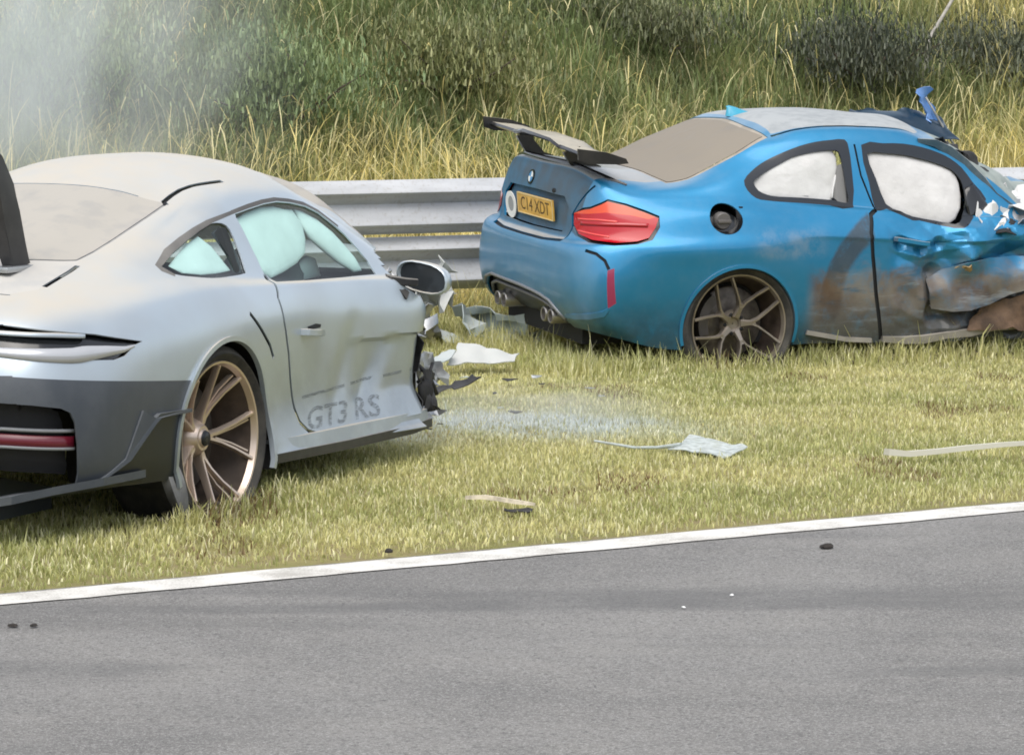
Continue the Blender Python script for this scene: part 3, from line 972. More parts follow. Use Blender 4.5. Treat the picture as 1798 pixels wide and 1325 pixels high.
def wheel(root, name_loc, rad, rim_r, width, metal, spoke, depth, sink, phase, yaw=0.0, camber=0.0, tyrem=None):
    """road wheel; local axis y, outer face at -y. spoke(bm) draws the spokes"""
    w = bpy.data.objects.new("wheel", None); COL.objects.link(w); w.parent = root
    w.location = name_loc; w.rotation_euler = (camber, 0, yaw)
    o0 = -.5*width
    bm = bmesh.new()
    sw = [(rim_r-.004, .03+o0+.015), (rim_r+.006, o0+.012), (rim_r+.03, o0-.004), (rim_r+.5*(rad-rim_r), o0-.012), (rad-.022, o0+.002), (rad-.006, o0+.018), (rad, o0+.045)]
    prof = sw + [(r, -y) for r, y in sw[::-1]]
    lathe(bm, prof, 72); fixn(bm)
    # tread blocks: shallow grooves round the circumference
    newobj("tyre", bm, tyrem or DUSTRUB, w)
    bm = bmesh.new()
    lip = [(rim_r-.012, o0+.06), (rim_r-.010, o0+.022), (rim_r-.004, o0+.008), (rim_r+.004, o0+.006), (rim_r+.006, o0+.014)]
    lathe(bm, [(rim_r-.0135, o0+.030)] + lip[1:], 80); fixn(bm)
    spoke(bm, o0)
    newobj("rim", bm, metal, w, split=35)
    bm = bmesh.new()
    lathe(bm, [(rim_r-.06, .5*width-.03), (rim_r-.045, o0+.12), (rim_r-.022, o0+.074), (rim_r-.0135, o0+.029)], 64); fixn(bm)
    newobj("rim_barrel", bm, BARREL, w)
    bm = bmesh.new()
    lathe(bm, [(.02, o0+depth+.055), (rim_r*.70, o0+depth+.055), (rim_r*.72, o0+depth+.06), (rim_r*.72, o0+depth+.085), (.02, o0+depth+.085)], 48); fixn(bm)
    newobj("brake_disc", bm, DISC, w)
    bm = bmesh.new()
    arc = [(rim_r*.62*math.cos(a), o0+depth+.045, rim_r*.62*math.sin(a)) for a in np.linspace(2.2, 3.5, 9)]
    sweep(bm, arc, [(-.045, -.03), (.045, -.03), (.05, .02), (-.05, .02)], ref=Vector((0, 1, 0))); fixn(bm)
    newobj("brake_caliper", bm, CAST, w, split=40)
    # dark barrel back
    bm = bmesh.new()
    lathe(bm, [(.01, o0+depth+.10), (rim_r-.05, o0+depth+.10)], 32); fixn(bm)
    newobj("hub_carrier", bm, DARK, w)
    return w

def spoke_bar(bm, pts, widths, thick):
    """bar through (r, angle, y) points, chamfered section"""
    P = [Vector((r*math.cos(a), y, r*math.sin(a))) for r, a, y in pts]
    prof = [(-.5, -.28), (-.32, -.5), (.32, -.5), (.5, -.28), (.42, .5), (-.42, .5)]
    rings = []
    for i, p in enumerate(P):
        t_ = (P[min(i+1, len(P)-1)] - P[max(i-1, 0)]).normalized()
        n_ = Vector((0, 1, 0)); b_ = t_.cross(n_).normalized(); n2 = b_.cross(t_)
        if n2.y < 0: n2 = -n2
        rings.append([bm.verts.new(p + b_*u*widths[i] + n2*v*thick[i]) for u, v in prof])
    for r0, r1 in zip(rings, rings[1:]):
        for k in range(6):
            bm.faces.new((r0[k], r0[(k+1) % 6], r1[(k+1) % 6], r1[k]))
    bm.faces.new(rings[0][::-1]); bm.faces.new(rings[-1])
# ================================================================ the silver car
def silver_paint_extra(t, base, rough):
    x = t.xyz()
    n = t.noise(5, 5, .65); n2 = t.noise(2.0, 3)
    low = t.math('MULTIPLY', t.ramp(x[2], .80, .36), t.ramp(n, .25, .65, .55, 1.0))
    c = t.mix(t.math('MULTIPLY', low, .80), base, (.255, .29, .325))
    c = t.mix(t.ramp(n2, .45, .7, 0, .25), c, (.33, .34, .35))
    return c, rough
SILVER = dusty("silver_paint", (.49, .565, .625), (.52, .475, .40), metal=.45, rough=.32, lo=.66, hi=.99, amount=.90, film=.04, coat=.5, extra=silver_paint_extra)
SATIN = dusty("satin_dark_grey", (.052, .061, .074), (.20, .21, .22), rough=.42, lo=.2, hi=.95, amount=.5, film=.10, rear=.16)
PANELBLK = dusty("dark_bumper_side", (.011, .014, .018), (.16, .17, .18), rough=.35, lo=.5, amount=.3, film=.03)
DUSTGLASS = dusty("dust_covered_glass", (.22, .23, .245), (.42, .395, .35), rough=.22, lo=.10, hi=.75, amount=1.0, film=.25, dustrough=.85, smear=.40)
TEAL = glass("green_tinted_glass", (.80, .975, .945))
BRONZE = dusty("bronze_alloy", (.66, .54, .45), (.55, .47, .39), metal=.75, rough=.30, lo=.5, amount=.3, film=.10)

SC = thing("wrecked_sports_car", "silver dust covered sports car with dark rear bumper and its front end torn off", "car", SILVER_POSE[0], math.pi/2 - R(SILVER_POSE[1]))
def s_warp(v):
    v = v.copy()
    # pushed-in lower door skin with a hard fold line, and slanting dents
    if v.y < -.5 and v.x > .55 and v.x < 1.95 and v.z < .95:
        x, z = v.x, v.z
        k = min(1, max(0, (x-1.10)/.25))
        step = 1.0 if z < .612 else max(0.0, 1-(z-.612)/.012)
        v.y += .026*k*step*min(1, max(0, (z-.30)/.10))
        for (xa, za, xb, zb, wd, am) in ((1.22, .70, .98, .36, .055, -.022), (1.52, .55, 1.30, .31, .06, .020), (1.42, .55, 1.20, .31, .05, -.020), (.95, .60, 1.05, .42, .09, .010)):
            dx, dz = xb-xa, zb-za; L2 = dx*dx+dz*dz
            f = max(0, min(1, ((x-xa)*dx+(z-za)*dz)/L2))
            dd = math.hypot(x-xa-f*dx, z-za-f*dz)
            v.y += -.6*am*math.exp(-(dd/wd)**2)*math.sin(math.pi*min(1, f*.8+.15))
        v.y += .006*mnoise.noise(Vector((x*4, z*4, 2)))*min(1, max(0, (x-.7)/.4))
    return v

RIGHT = (0, 1, 0); LEFT = (0, -1, 0); REAR = (1, 0, 0); CORNER = (.75, .66, 0); TOPREAR = (.45, 0, -.89)
bm = shell_bm(loft(SILVER_RINGS, 13, 10), s_warp)
S_QW = [(-.147,-.763,1.005),(-.004,-.729,1.046),(.140,-.700,1.079),(.288,-.674,1.110),(.418,-.656,1.133),(.511,-.668,1.120),(.506,-.715,1.047),(.470,-.769,.963),(.44,-.788,.943),(.246,-.810,.943),(.110,-.828,.948),(-.013,-.821,.960),(-.120,-.803,.976)]
S_DW = [(.621,-.642,1.158),(.759,-.636,1.174),(.883,-.630,1.186),(.997,-.625,1.190),(1.113,-.629,1.180),(1.240,-.625,1.160),(1.325,-.641,1.130),(1.401,-.674,1.076),(1.449,-.696,1.036),(1.500,-.724,.975),(1.53,-.754,.925),(1.53,-.797,.872),(1.234,-.791,.877),(.932,-.795,.886),(.629,-.812,.900),(.612,-.776,.937),(.614,-.730,1.019)]
S_DOOR = [(.585,-.8,.915),(.536,-.88,.841),(.547,-.90,.754),(.591,-.895,.629),(.630,-.883,.491),(.647,-.888,.413),(.677,-.897,.355),(.735,-.90,.318),(.80,-.90,.300),(1.217,-.90,.284),(1.62,-.925,.282),(1.74,-.92,.29),(1.765,-.9,.36),(1.79,-.9,.50),(1.80,-.9,.604),(1.862,-.9,.607),(1.845,-.89,.66),(1.818,-.882,.72),(1.765,-.883,.765),(1.66,-.862,.81),(1.57,-.834,.862),(1.53,-.797,.872),(1.234,-.791,.877),(.932,-.795,.886),(.629,-.812,.900)]
S_GAP = [(.600,-.79,.925),(.530,-.881,.845),(.540,-.90,.754),(.584,-.895,.629),(.623,-.883,.491),(.640,-.888,.413),(.670,-.897,.352),(.730,-.90,.313),(.80,-.90,.294),(1.217,-.90,.276),(1.70,-.925,.278)]
S_RW = [(.332,-.508,1.21),(.155,-.529,1.169),(.007,-.542,1.134),(-.133,-.553,1.099),(-.284,-.559,1.061),(-.392,-.552,1.036),(-.50,-.40,1.045),(-.55,-.2,1.045),(-.56,0,1.045)]
S_RWT = [(.255,0,1.276),(.257,-.15,1.274),(.262,-.29,1.262),(.300,-.40,1.240)]
rw_poly = S_RW + mir(S_RW[:-1])[::-1] + mir(S_RWT[1:])[::-1] + S_RWT
LID = [(-.392,-.565,1.034),(-.464,-.588,1.015),(-.592,-.595,.986),(-.740,-.605,.956),(-.85,-.55,.945),(-.93,-.35,.945),(-.955,0,.945)]
lid_poly = LID + mir(LID[:-1])[::-1] + mir(S_RW[5:-1]) + S_RW[5:][::-1]
P_QW, P_DW, P_DOOR, P_GAP, P_RW, P_LID, P_LIDGAP, P_BUMP, P_LIGHT, P_SLOT, P_AP, P_ARCH, P_TRIM, P_LENS, P_WS, P_SILL, P_FRONT, P_SLIT, P_SIDEBLK, P_DIFF, P_QTRIM, P_DTRIM, P_WSEAM = range(1, 24)
def both(pts, d, pid, **k):
    imprint(bm, pts, d, pid, **k)
    imprint(bm, mir(pts), (d[0], -d[1], d[2]), pid, **k)
imprint(bm, rw_poly, TOPREAR, P_RW, near=.5)
imprint(bm, lid_poly, (.2, 0, -.98), P_LID, near=.5)
imprint(bm, strip([(-.70,-.607,.962),(-.592,-.598,.986),(-.50,-.592,1.006),(-.44,-.585,1.02)], .020, (.2, .35, -.9)), (.2, .35, -.9), P_LIDGAP)
imprint(bm, strip([(-.85,-.56,.945),(-.93,-.36,.944),(-.957,0,.944),(-.93,.36,.944),(-.85,.56,.945)], .008, (.2, 0, -.98)), (.2, 0, -.98), P_LIDGAP, near=.5)
for P_ in (S_RW, mir(S_RW)):
    imprint(bm, strip(P_, .012, TOPREAR), TOPREAR, P_WSEAM, near=.3)
imprint(bm, strip([(q[0], -q[1], q[2]) for q in S_RWT[::-1]] + S_RWT[1:], .010, TOPREAR), TOPREAR, P_WSEAM, near=.3)
# bumper colour split and light bar, seen from behind and wrapping on to the side
split_r = [(-1.25,1.2,.689),(-1.25,.7,.689),(-1.2,0,.690),(-1.25,-.7,.689),(-1.25,-1.2,.689),(-1.25,-1.2,.1),(-1.25,1.2,.1)]
SPL = [(-1.135,-.700,.689),(-.962,-.888,.666),(-.789,-.942,.650),(-.543,-.958,.628),(-.20,-.967,.600),(-.20,-.95,.1),(-.6,-.95,.1),(-1.13,-.7,.1)]
imprint(bm, [(-1.2,.74,.689),(-1.2,0,.690),(-1.2,-.74,.689),(-1.2,-.74,.1),(-1.2,.74,.1)], REAR, P_BUMP, near=.5)
both([(-1.16,-.735,.689)] + SPL[1:5] + [(-.20,-.95,.1),(-.6,-.95,.1),(-1.14,-.735,.1)], (.5, .86, 0), P_BUMP, near=.5)
imprint(bm, [(-1.18,.66,.858),(-1.18,0,.866),(-1.18,-.66,.858),(-1.18,-.66,.752),(-1.18,0,.745),(-1.18,.66,.752)], REAR, P_LIGHT, near=.4)
both([(-1.06,-.65,.858),(-.80,-.875,.812),(-.586,-.939,.772),(-.637,-.936,.762),(-.703,-.938,.731),(-.768,-.931,.721),(-.862,-.905,.727),(-.944,-.873,.733),(-1.10,-.655,.752)], CORNER, P_LIGHT)
# bumper openings
AP = [(-1.15,0,.605),(-1.147,-.70,.597),(-1.094,-.80,.588),(-1.017,-.868,.573),(-.989,-.888,.556),(-.975,-.899,.520),(-.966,-.903,.444),(-.955,-.897,.338),(-.96,-.88,.20),(-1.1,0,.20)]
imprint(bm, [(-1.15,.76,.594),(-1.15,0,.605),(-1.15,-.76,.594),(-1.1,-.76,.2),(-1.1,.76,.2)], REAR, P_AP, only={P_BUMP}, near=.4)
both([(-1.147,-.70,.597)]+AP[2:9]+[(-1.14,-.70,.20)], CORNER, P_AP, only={P_BUMP})
both([(-.55,-.954,.500),(-.521,-.955,.507),(-.312,-.963,.503),(-.20,-.96,.50),(-.20,-.95,.2),(-.9,-.93,.2),(-.88,-.92,.30),(-.75,-.94,.33)], RIGHT, P_SIDEBLK, only={P_BUMP})
# side glass, door
both(smooth_poly(S_QW), RIGHT, P_QW); both(S_DW, RIGHT, P_DW)
imprint(bm, S_DOOR, RIGHT, P_DOOR)
imprint(bm, strip(S_GAP, .017, RIGHT), RIGHT, P_GAP)
imprint(bm, strip([(.622,-.66,1.15),(.614,-.73,1.019),(.612,-.776,.937),(.605,-.80,.91)], .014, RIGHT), RIGHT, P_GAP)
both([(-.147,-.763,1.005),(-.004,-.729,1.046),(.140,-.700,1.079),(.288,-.674,1.110),(.418,-.656,1.133),(.62,-.64,1.160),(.62,-.64,1.172),(.40,-.65,1.146),(.27,-.67,1.124),(.12,-.695,1.094),(-.03,-.725,1.060),(-.17,-.763,1.012),(-.175,-.78,.99),(-.135,-.80,.968),(-.12,-.803,.976)], RIGHT, P_QTRIM)
imprint(bm, [(.621,-.642,1.160),(.759,-.636,1.176),(.883,-.630,1.188),(.997,-.625,1.192),(1.113,-.629,1.182),(1.24,-.625,1.162),(1.325,-.641,1.132),(1.42,-.674,1.068),(1.44,-.674,1.075),(1.345,-.64,1.142),(1.24,-.62,1.178),(1.113,-.62,1.197),(.997,-.62,1.207),(.883,-.62,1.203),(.759,-.63,1.191),(.61,-.64,1.172)], RIGHT, P_DTRIM)
imprint(bm, strip([(.315,-.515,1.205),(.338,-.492,1.218),(.42,-.478,1.238),(.50,-.470,1.254),(.57,-.475,1.264),(.658,-.49,1.272),(.769,-.504,1.277)], .022, (.25, .45, -.85)), (.25, .45, -.85), P_TRIM)
imprint(bm, strip([(.215,-.931,.812),(.310,-.929,.740),(.391,-.919,.677),(.43,-.912,.625)], .018, RIGHT), RIGHT, P_SLIT)
both([(math.cos(a)*.385, -.95, .355+math.sin(a)*.385) for a in np.linspace(0, 6.283, 49)[:-1]], RIGHT, P_ARCH)
WS = [(2.12,.5,.876),(2.0,.60,.92),(1.80,.68,.955),(1.66,.62,1.05),(1.52,.54,1.15),(1.46,.42,1.265),(1.5,0,1.30)]
imprint(bm, mir(WS[:-1]) + WS[::-1], (-.75, 0, -.66), P_WS, near=.9)
# everything ahead of the door line on the sides and nose is gone
Lp = bm.faces.layers.int["pid"]
for f in bm.faces:
    c = f.calc_center_median()
    if f[Lp] == 0 and c.z < .90 and c.x > 1.62 + .0*c.z and f.normal.x < .9:
        if c.x > 1.80 or (c.y < -.3 and c.z > .31) or c.x > 1.76: f[Lp] = P_FRONT
    if f[Lp] in (0,) and c.z < .90 and c.x > 1.80: f[Lp] = P_FRONT
    if f[Lp] in (0, P_WS) and c.x > 1.66 and c.z < .965: f[Lp] = P_FRONT

body_bm = take(bm, {0, P_QTRIM*0})
panel("body", body_bm, [SILVER, DARK], SC)
s_door = panel("door", take(bm, {P_DOOR}), [SILVER, DARK], SC)
b2 = take(bm, {P_WSEAM}); inset_along(b2, .004); newobj('rear_window_seal', b2, dusty('grey_seal', (.10, .10, .105), (.42, .41, .39), rough=.7, lo=.1, amount=.8, film=.3), SC)
for q in (P_GAP, P_SLIT, P_LIDGAP, P_TRIM):
    b2 = take(bm, {q}); inset_along(b2, .012); newobj({P_GAP: "door_seam", P_SLIT: "side_intake", P_LIDGAP: "lid_seam", P_TRIM: "roof_channel"}[q], b2, SEAM, SC)
panel("rear_window", take(bm, {P_RW}), [DUSTGLASS, DARK], SC, .004)
panel("engine_lid", take(bm, {P_LID}), [dusty("lid_paint", (.34, .37, .40), (.52, .50, .46), metal=.3, rough=.4, lo=.2, hi=.9, amount=.95, film=.2), DARK], SC)
pair("quarter_window", take(bm, {P_QW}), TEAL, SC, 0, .008)
pair("door_window", take(bm, {P_DW}), TEAL, SC, 0, .008)
pair("window_trim", take(bm, {P_QTRIM, P_DTRIM}), [BLACKTRIM, DARK], SC, .012)
panel("rear_bumper", take(bm, {P_BUMP}), [SATIN, DARK], SC, .010)
b2 = take(bm, {P_AP}); inset_along(b2, .085); newobj("bumper_recess", b2, DARK, SC)
pair("bumper_side_panel", take(bm, {P_SIDEBLK}), [PANELBLK, DARK], SC, .012)
b2 = take(bm, {P_LIGHT}); inset_along(b2, .020); newobj("light_bar_housing", b2, GLOSSBLACK, SC)
b2 = take(bm, {P_WS}); inset_along(b2, .004); newobj("windscreen", b2, DUSTGLASS, SC)
S_BVH = BVHTree.FromBMesh(bm)
bm.free()

def on_shell(bvh, p, d, out=.0):
    """drop a point on the shell along d, stand proud by out"""
    d = Vector(d).normalized()
    h = bvh.ray_cast(Vector(p) - d*.6, d)
    if h[0] is None: return Vector(p)
    return h[0] - d*out

# tail light: clear end lens, white strip and upper bar lying in the black slot
def ribbon(bvh, pts, d, hgt, out, thick, n=40, taper=None):
    """band that follows the shell: pts centre line, hgt height"""
    bm = bmesh.new(); P = [Vector(p) for p in pts]
    L = [0]
    for a, b in zip(P, P[1:]): L.append(L[-1]+(b-a).length)
    rows = []
    for k in range(n+1):
        s = L[-1]*k/n
        i = max(j for j in range(len(L)-1) if L[j] <= s+1e-9)
        f = (s-L[i])/(L[i+1]-L[i]); p = P[i].lerp(P[i+1], f)
        hh = hgt*(taper(k/n) if taper else 1)
        row = []
        for e in (1, .5, -.5, -1):
            q = p + Vector((0, 0, hh/2*(1 if e > 0 else -1)))
            h = on_shell(bvh, q, d, out + (0 if abs(e) < 1 else -thick))
            row.append(bm.verts.new(h))
        rows.append(row)
    for a, b in zip(rows, rows[1:]):
        for k in range(3):
            bm.faces.new((a[k], a[k+1], b[k+1], b[k]))
    bm.faces.new(rows[0]); bm.faces.new(rows[-1][::-1])
    bmesh.ops.remove_doubles(bm, verts=bm.verts, dist=1e-5)
    return fixn(bm)
LB = thing("x", None, None); bpy.data.objects.remove(LB)
LENS = simple("clear_smoked_lens", (.50, .51, .53), .22, .25, coat=.5)
lb = newobj("light_strip", ribbon(S_BVH, [(-1.15,.70,.834),(-1.15,0,.836),(-1.08,-.62,.832),(-.93,-.80,.818),(-.84,-.86,.808)], CORNER if False else (.9, .43, 0), .014, .004, .02, 60), SILVER, SC)
newobj("tail_light", ribbon(S_BVH, [(-1.15,.70,.768),(-1.15,0,.770),(-1.10,-.66,.768),(-.95,-.87,.748),(-.80,-.92,.752),(-.70,-.935,.752),(-.635,-.937,.760)], (.9, .43, 0), .046, .004, .02, 90,
       taper=lambda k: .62 if k < .70 else max(.10, (.62 + (k-.70)/.16*.55) if k < .86 else 1.17*(1-(k-.86)/.14*.85))), LENS, SC)
# mesh grille slats in the bumper mouth and the red reflector
newobj("reflector", ribbon(S_BVH, [(-1.1,.76,.460),(-1.14,0,.470),(-1.1,-.70,.462),(-.99,-.895,.446)], (.9, .43, 0), .046, -.040, .03, 50), REDLENS, SC)
RETRIM = simple("reflector_surround", (.22, .23, .24), .5)
for z in (.492, .430):
    newobj("reflector_trim", ribbon(S_BVH, [(-1.1,.76,z+.012),(-1.14,0,z+.02),(-1.1,-.70,z+.010),(-.985,-.895,z-.004)], (.9, .43, 0), .010, -.036, .03, 50), RETRIM, SC)
# diffuser shelf and fins
bm = bmesh.new()
slab(bm, [(-1.20,-.78,.285),(-1.06,-.86,.305),(-.86,-.94,.318),(-.60,-.955,.318),(-.58,-.90,.29),(-.9,-.6,.25),(-1.15,-.55,.24)], (0, 0, -.028))
slab(bm, [(-1.20,.78,.285),(-1.06,.86,.305),(-.86,.94,.318),(-.60,.955,.318),(-.58,.90,.29),(-.9,.6,.25),(-1.15,.55,.24)][::-1], (0, 0, -.028))
for y in (-.5, -.25, 0, .25, .5):
    slab(bm, [(-1.22,y,.20),(-1.05,y,.34),(-.5,y,.22),(-.5,y,.14),(-1.15,y,.14)], (0, .012, 0))
fixn(bm); newobj("diffuser", bm, SATIN, SC, smooth=False)
# turning vane on the bumper corner with its folded lip
bm = bmesh.new()
slab(bm, [(-.62,-.962,.530),(-.552,-.972,.497),(-.525,-.975,.510),(-.30,-.975,.506),(-.30,-.975,.494),(-.52,-.977,.495),(-.552,-.975,.478),(-.70,-.955,.36),(-.86,-.93,.30),(-.875,-.925,.30),(-.72,-.95,.37)], (.0, .018, 0))
fixn(bm); newobj("corner_vane", bm, SATIN, SC, smooth=False)
# sill blade with lit upper face
bm = bmesh.new()
sweep(bm, [(.395,-.91,.285),(.6,-.915,.279),(1.0,-.912,.274),(1.4,-.91,.270),(1.72,-.905,.268),(1.79,-.89,.268)], [(.028, .01), (.028, -.02), (-.018, -.048), (-.03, -.05), (-.036, -.042), (-.03, .02)], ref=Vector((0, 0, 1)))
fixn(bm); newobj("side_sill", bm, SILVER, SC, split=30)
bm = bmesh.new()
sweep(bm, [(.40,-.925,.245),(1.0,-.925,.235),(1.6,-.915,.232),(1.80,-.90,.24)], [(.016, .02), (.016, -.03), (-.02, -.035), (-.02, .02)], ref=Vector((0, 0, 1)))
fixn(bm); newobj("under_sill", bm, BLACKTRIM, SC, split=30)

# wheel arch lips and liners
def arch(root, cx, cz, rad, y0, mat_lip, a0, a1, bvh, liner_r, depth=.45, side=-1, lip=.018):
    bm = bmesh.new(); pts = []
    for a in np.linspace(a0, a1, 44):
        p = Vector((cx+math.cos(a)*rad, side*y0, cz+math.sin(a)*rad))
        h = bvh.ray_cast(Vector((cx+math.cos(a)*(rad+.006), side*1.5, cz+math.sin(a)*(rad+.006))), Vector((0, -side, 0)))
        if h[0]: p.y = h[0].y + side*.002
        pts.append(p)
    sweep(bm, pts, [(-lip*.5, -.004), (-lip*.5, .014), (lip*.5, .018), (lip*.5, -.002)], ref=Vector((0, 1, 0)))
    fixn(bm); newobj("wheel_arch_lip", bm, mat_lip, root, split=40)
    bm = bmesh.new(); rows = []
    for p in pts:
        k = liner_r/rad
        a_ = bm.verts.new(p); b_ = bm.verts.new((cx+(p.x-cx)*k, p.y - side*.03, cz+(p.z-cz)*k)); c_ = bm.verts.new((cx+(p.x-cx)*k, p.y - side*depth, cz+(p.z-cz)*k))
        rows.append((a_, b_, c_))
    for r0, r1 in zip(rows, rows[1:]):
        for k in range(2): bm.faces.new((r0[k], r0[k+1], r1[k+1], r1[k]))
    bm.faces.new([r[2] for r in rows])
    fixn(bm); newobj("wheel_arch_liner", bm, DARK, root)
for sd in (-1, 1):
    arch(SC, 0, .355, .385, .95, SILVER, R(-22), R(200), S_BVH, .40, side=sd)

def silver_spokes(bm, o0):
    Rr = .276
    for k in range(5):
        a = R(69) + k*2*math.pi/5
        for sg in (-1, 1):
            spoke_bar(bm, [(.055, a, o0+.115), (.09, a+sg*.10, o0+.108), (.135, a+sg*.165, o0+.090), (.20, a+sg*.245, o0+.060), (Rr, a+sg*.32, o0+.022)],
                      [.028, .019, .0125, .011, .014], [.05, .04, .032, .026, .024])
            spoke_bar(bm, [(.12, a+sg*.05, o0+.106), (.20, a+sg*.145, o0+.078), (Rr-.004, a+sg*.225, o0+.044)], [.010, .009, .010], [.026, .022, .020])
    lathe(bm, [(.004, o0+.075), (.030, o0+.073), (.036, o0+.080), (.046, o0+.080), (.062, o0+.098), (.075, o0+.13)], 32)
SW_W = .30
w1 = wheel(SC, (0, -.778, .36), .352, .285, SW_W, BRONZE, silver_spokes, .10, 0, 0)
bm = bmesh.new(); lathe(bm, [(.003, -.15+.066), (.026, -.15+.064), (.030, -.15+.074)], 24); fixn(bm)
newobj("centre_lock", bm, PANELBLK, w1)
w2 = w1.copy(); COL.objects.link(w2); w2.location = (0, .778, .36); w2.rotation_euler = (0, 0, math.pi)
for ch in list(w1.children):
    c = ch.copy(); COL.objects.link(c); c.parent = w2
# slumped tyre wall hanging off the bead behind the rim
bm = bmesh.new()
arcp = [(math.cos(a)*.335*1.06-.02, -.90+.03*math.sin(3*a), .345+math.sin(a)*.325) for a in np.linspace(R(185), R(262), 18)]
sweep(bm, arcp, [(-.02, -.045), (.012, -.05), (.02, .0), (.012, .045), (-.015, .05)], ref=Vector((0, 1, 0)), scale=[.5+.5*math.sin(math.pi*min(1, (k+3)/12)) for k in range(18)])
fixn(bm); newobj("burst_tyre_wall", bm, dusty("scuffed_tyre", (.05, .05, .055), (.42, .42, .42), rough=.6, lo=-.6, hi=.5, amount=.55, film=.3), SC, split=60)

# door handle
bm = bmesh.new()
hp = [on_shell(S_BVH, (x, -.9, z), RIGHT, .004) for x, z in ((.715, .700), (.76, .696), (.83, .690), (.89, .684))]
sweep(bm, [hp[0]+Vector((0, .01, 0)), hp[0]+Vector((.012, -.022, 0)), hp[1]+Vector((0, -.034, 0)), hp[2]+Vector((0, -.034, 0)), hp[3]+Vector((-.012, -.022, 0)), hp[3]+Vector((0, .01, 0))], [(-.013, -.006), (-.009, -.010), (.009, -.010), (.013, -.006), (.011, .008), (-.011, .008)], ref=Vector((0, 0, 1)))
fixn(bm); newobj("door_handle", bm, SILVER, s_door, split=40)
bm = bmesh.new()
slab(bm, [on_shell(S_BVH, (x, -.9, z), RIGHT, .0025) for x, z in ((.775, .716), (.86, .722), (.905, .716), (.90, .704), (.80, .702))], (0, .002, 0)); fixn(bm)
newobj("handle_recess", bm, SEAM, s_door, smooth=False)
# big side lettering, letter shapes laid on the skin
def lettering(name, s, size, center, ax, upv, d, bvh, mat_, parent, shear=0.0, out=.0025, space=1.0, sx=1.0, bold=0.0):
    me = text_mesh(s, size, shear, 0.0, space, bold)
    ax, upv = Vector(ax), Vector(upv); c = Vector(center)
    bm = bmesh.new(); bm.from_mesh(me)
    bmesh.ops.triangulate(bm, faces=bm.faces)
    bmesh.ops.subdivide_edges(bm, edges=bm.edges, cuts=1)
    for v in bm.verts:
        p = c + ax*v.co.x*sx + upv*v.co.y
        v.co = on_shell(bvh, p, d, out) if bvh else p
    return newobj(name, bm, mat_, parent)
DECAL = dusty("dark_decal", (.10, .115, .13), (.30, .32, .33), rough=.45, lo=.3, film=.4)
dt = DECAL.node_tree; pn = dt.nodes["Principled BSDF"]
nz = dt.nodes.new("ShaderNodeTexNoise"); nz.inputs["Scale"].default_value = 16; nz.inputs["Detail"].default_value = 5
rp = dt.nodes.new("ShaderNodeMapRange"); rp.inputs[1].default_value = .36; rp.inputs[2].default_value = .56; rp.inputs[3].default_value = .05; rp.inputs[4].default_value = .50
dt.links.new(nz.outputs[0], rp.inputs[0]); dt.links.new(rp.outputs[0], pn.inputs["Alpha"])
lettering("side_lettering", "GT3 RS", .118, (1.04, -.9, .350), (1, 0, -.01), (0, 0, 1), RIGHT, S_BVH, DECAL, s_door, shear=.35, sx=1.75, bold=.002)
bm = bmesh.new()
for (xa, za, xb, zb, wd) in ((.72, .444, 1.72, .468, .006),):
    a = []; b = []
    for k in range(9):
        x = xa+(xb-xa)*k/8; z = za+(zb-za)*k/8
        a.append(bm.verts.new(on_shell(S_BVH, (x, -.9, z+wd), RIGHT, .002))); b.append(bm.verts.new(on_shell(S_BVH, (x, -.9, z-wd), RIGHT, .002)))
    for k in range(8): bm.faces.new((a[k], a[k+1], b[k+1], b[k]))
fixn(bm); newobj("decal_stripe", bm, DECAL, s_door)

# door mirror on its stalk
bm = bmesh.new()
sweep(bm, [(1.60,-.80,.845),(1.66,-.86,.835),(1.72,-.885,.83)], [(-.030, -.03), (-.022, -.036), (.020, -.034), (.028, -.02), (.028, .02), (.018, .032), (-.022, .034), (-.030, .02)], ref=Vector((0, 0, 1)), scale=[.9, .6, .5])
slab(bm, [(1.58,-.812,.862),(1.68,-.80,.858),(1.67,-.862,.79),(1.62,-.876,.765)], (0, -.018, 0))
fixn(bm)
mo = newobj("door_mirror", bm, BLACKTRIM, SC, split=45)
bm = bmesh.new()
# hollow shell of the mirror head: outline grows from the back cap to the open rim facing rearwards
def mout(k, sx, n=20):
    out = []
    for i in range(n):
        a = 2*math.pi*i/n
        y = math.cos(a); z = math.sin(a)
        y = math.copysign(abs(y)**.75, y); z = math.copysign(abs(z)**.8, z)
        out.append(Vector((1.80+sx, -.888 + y*.118*k, .845 + (z*.066 - .018*y*0 + .10*(-(y*.118))*0)*k - .12*(-y*.118)*k*(-1)*.0 + (y*.118)*.16*k)))
    return out
prev = None
for k, sx in ((.10, .095), (.45, .088), (.75, .065), (.93, .03), (1.0, -.01), (1.0, -.03), (.93, -.034), (.88, -.02)):
    cur = [bm.verts.new(p) for p in mout(k, sx)]
    if prev:
        for i in range(20): bm.faces.new((prev[i], prev[(i+1) % 20], cur[(i+1) % 20], cur[i]))
    else: bm.faces.new(cur)
    prev = cur
fixn(bm); newobj("mirror_shell", bm, SILVER, mo, split=60)
bm = bmesh.new(); bm.faces.new([bm.verts.new(p) for p in mout(.885, -.020)]); fixn(bm)
newobj("mirror_glass", bm, MIRROR, mo, smooth=False)

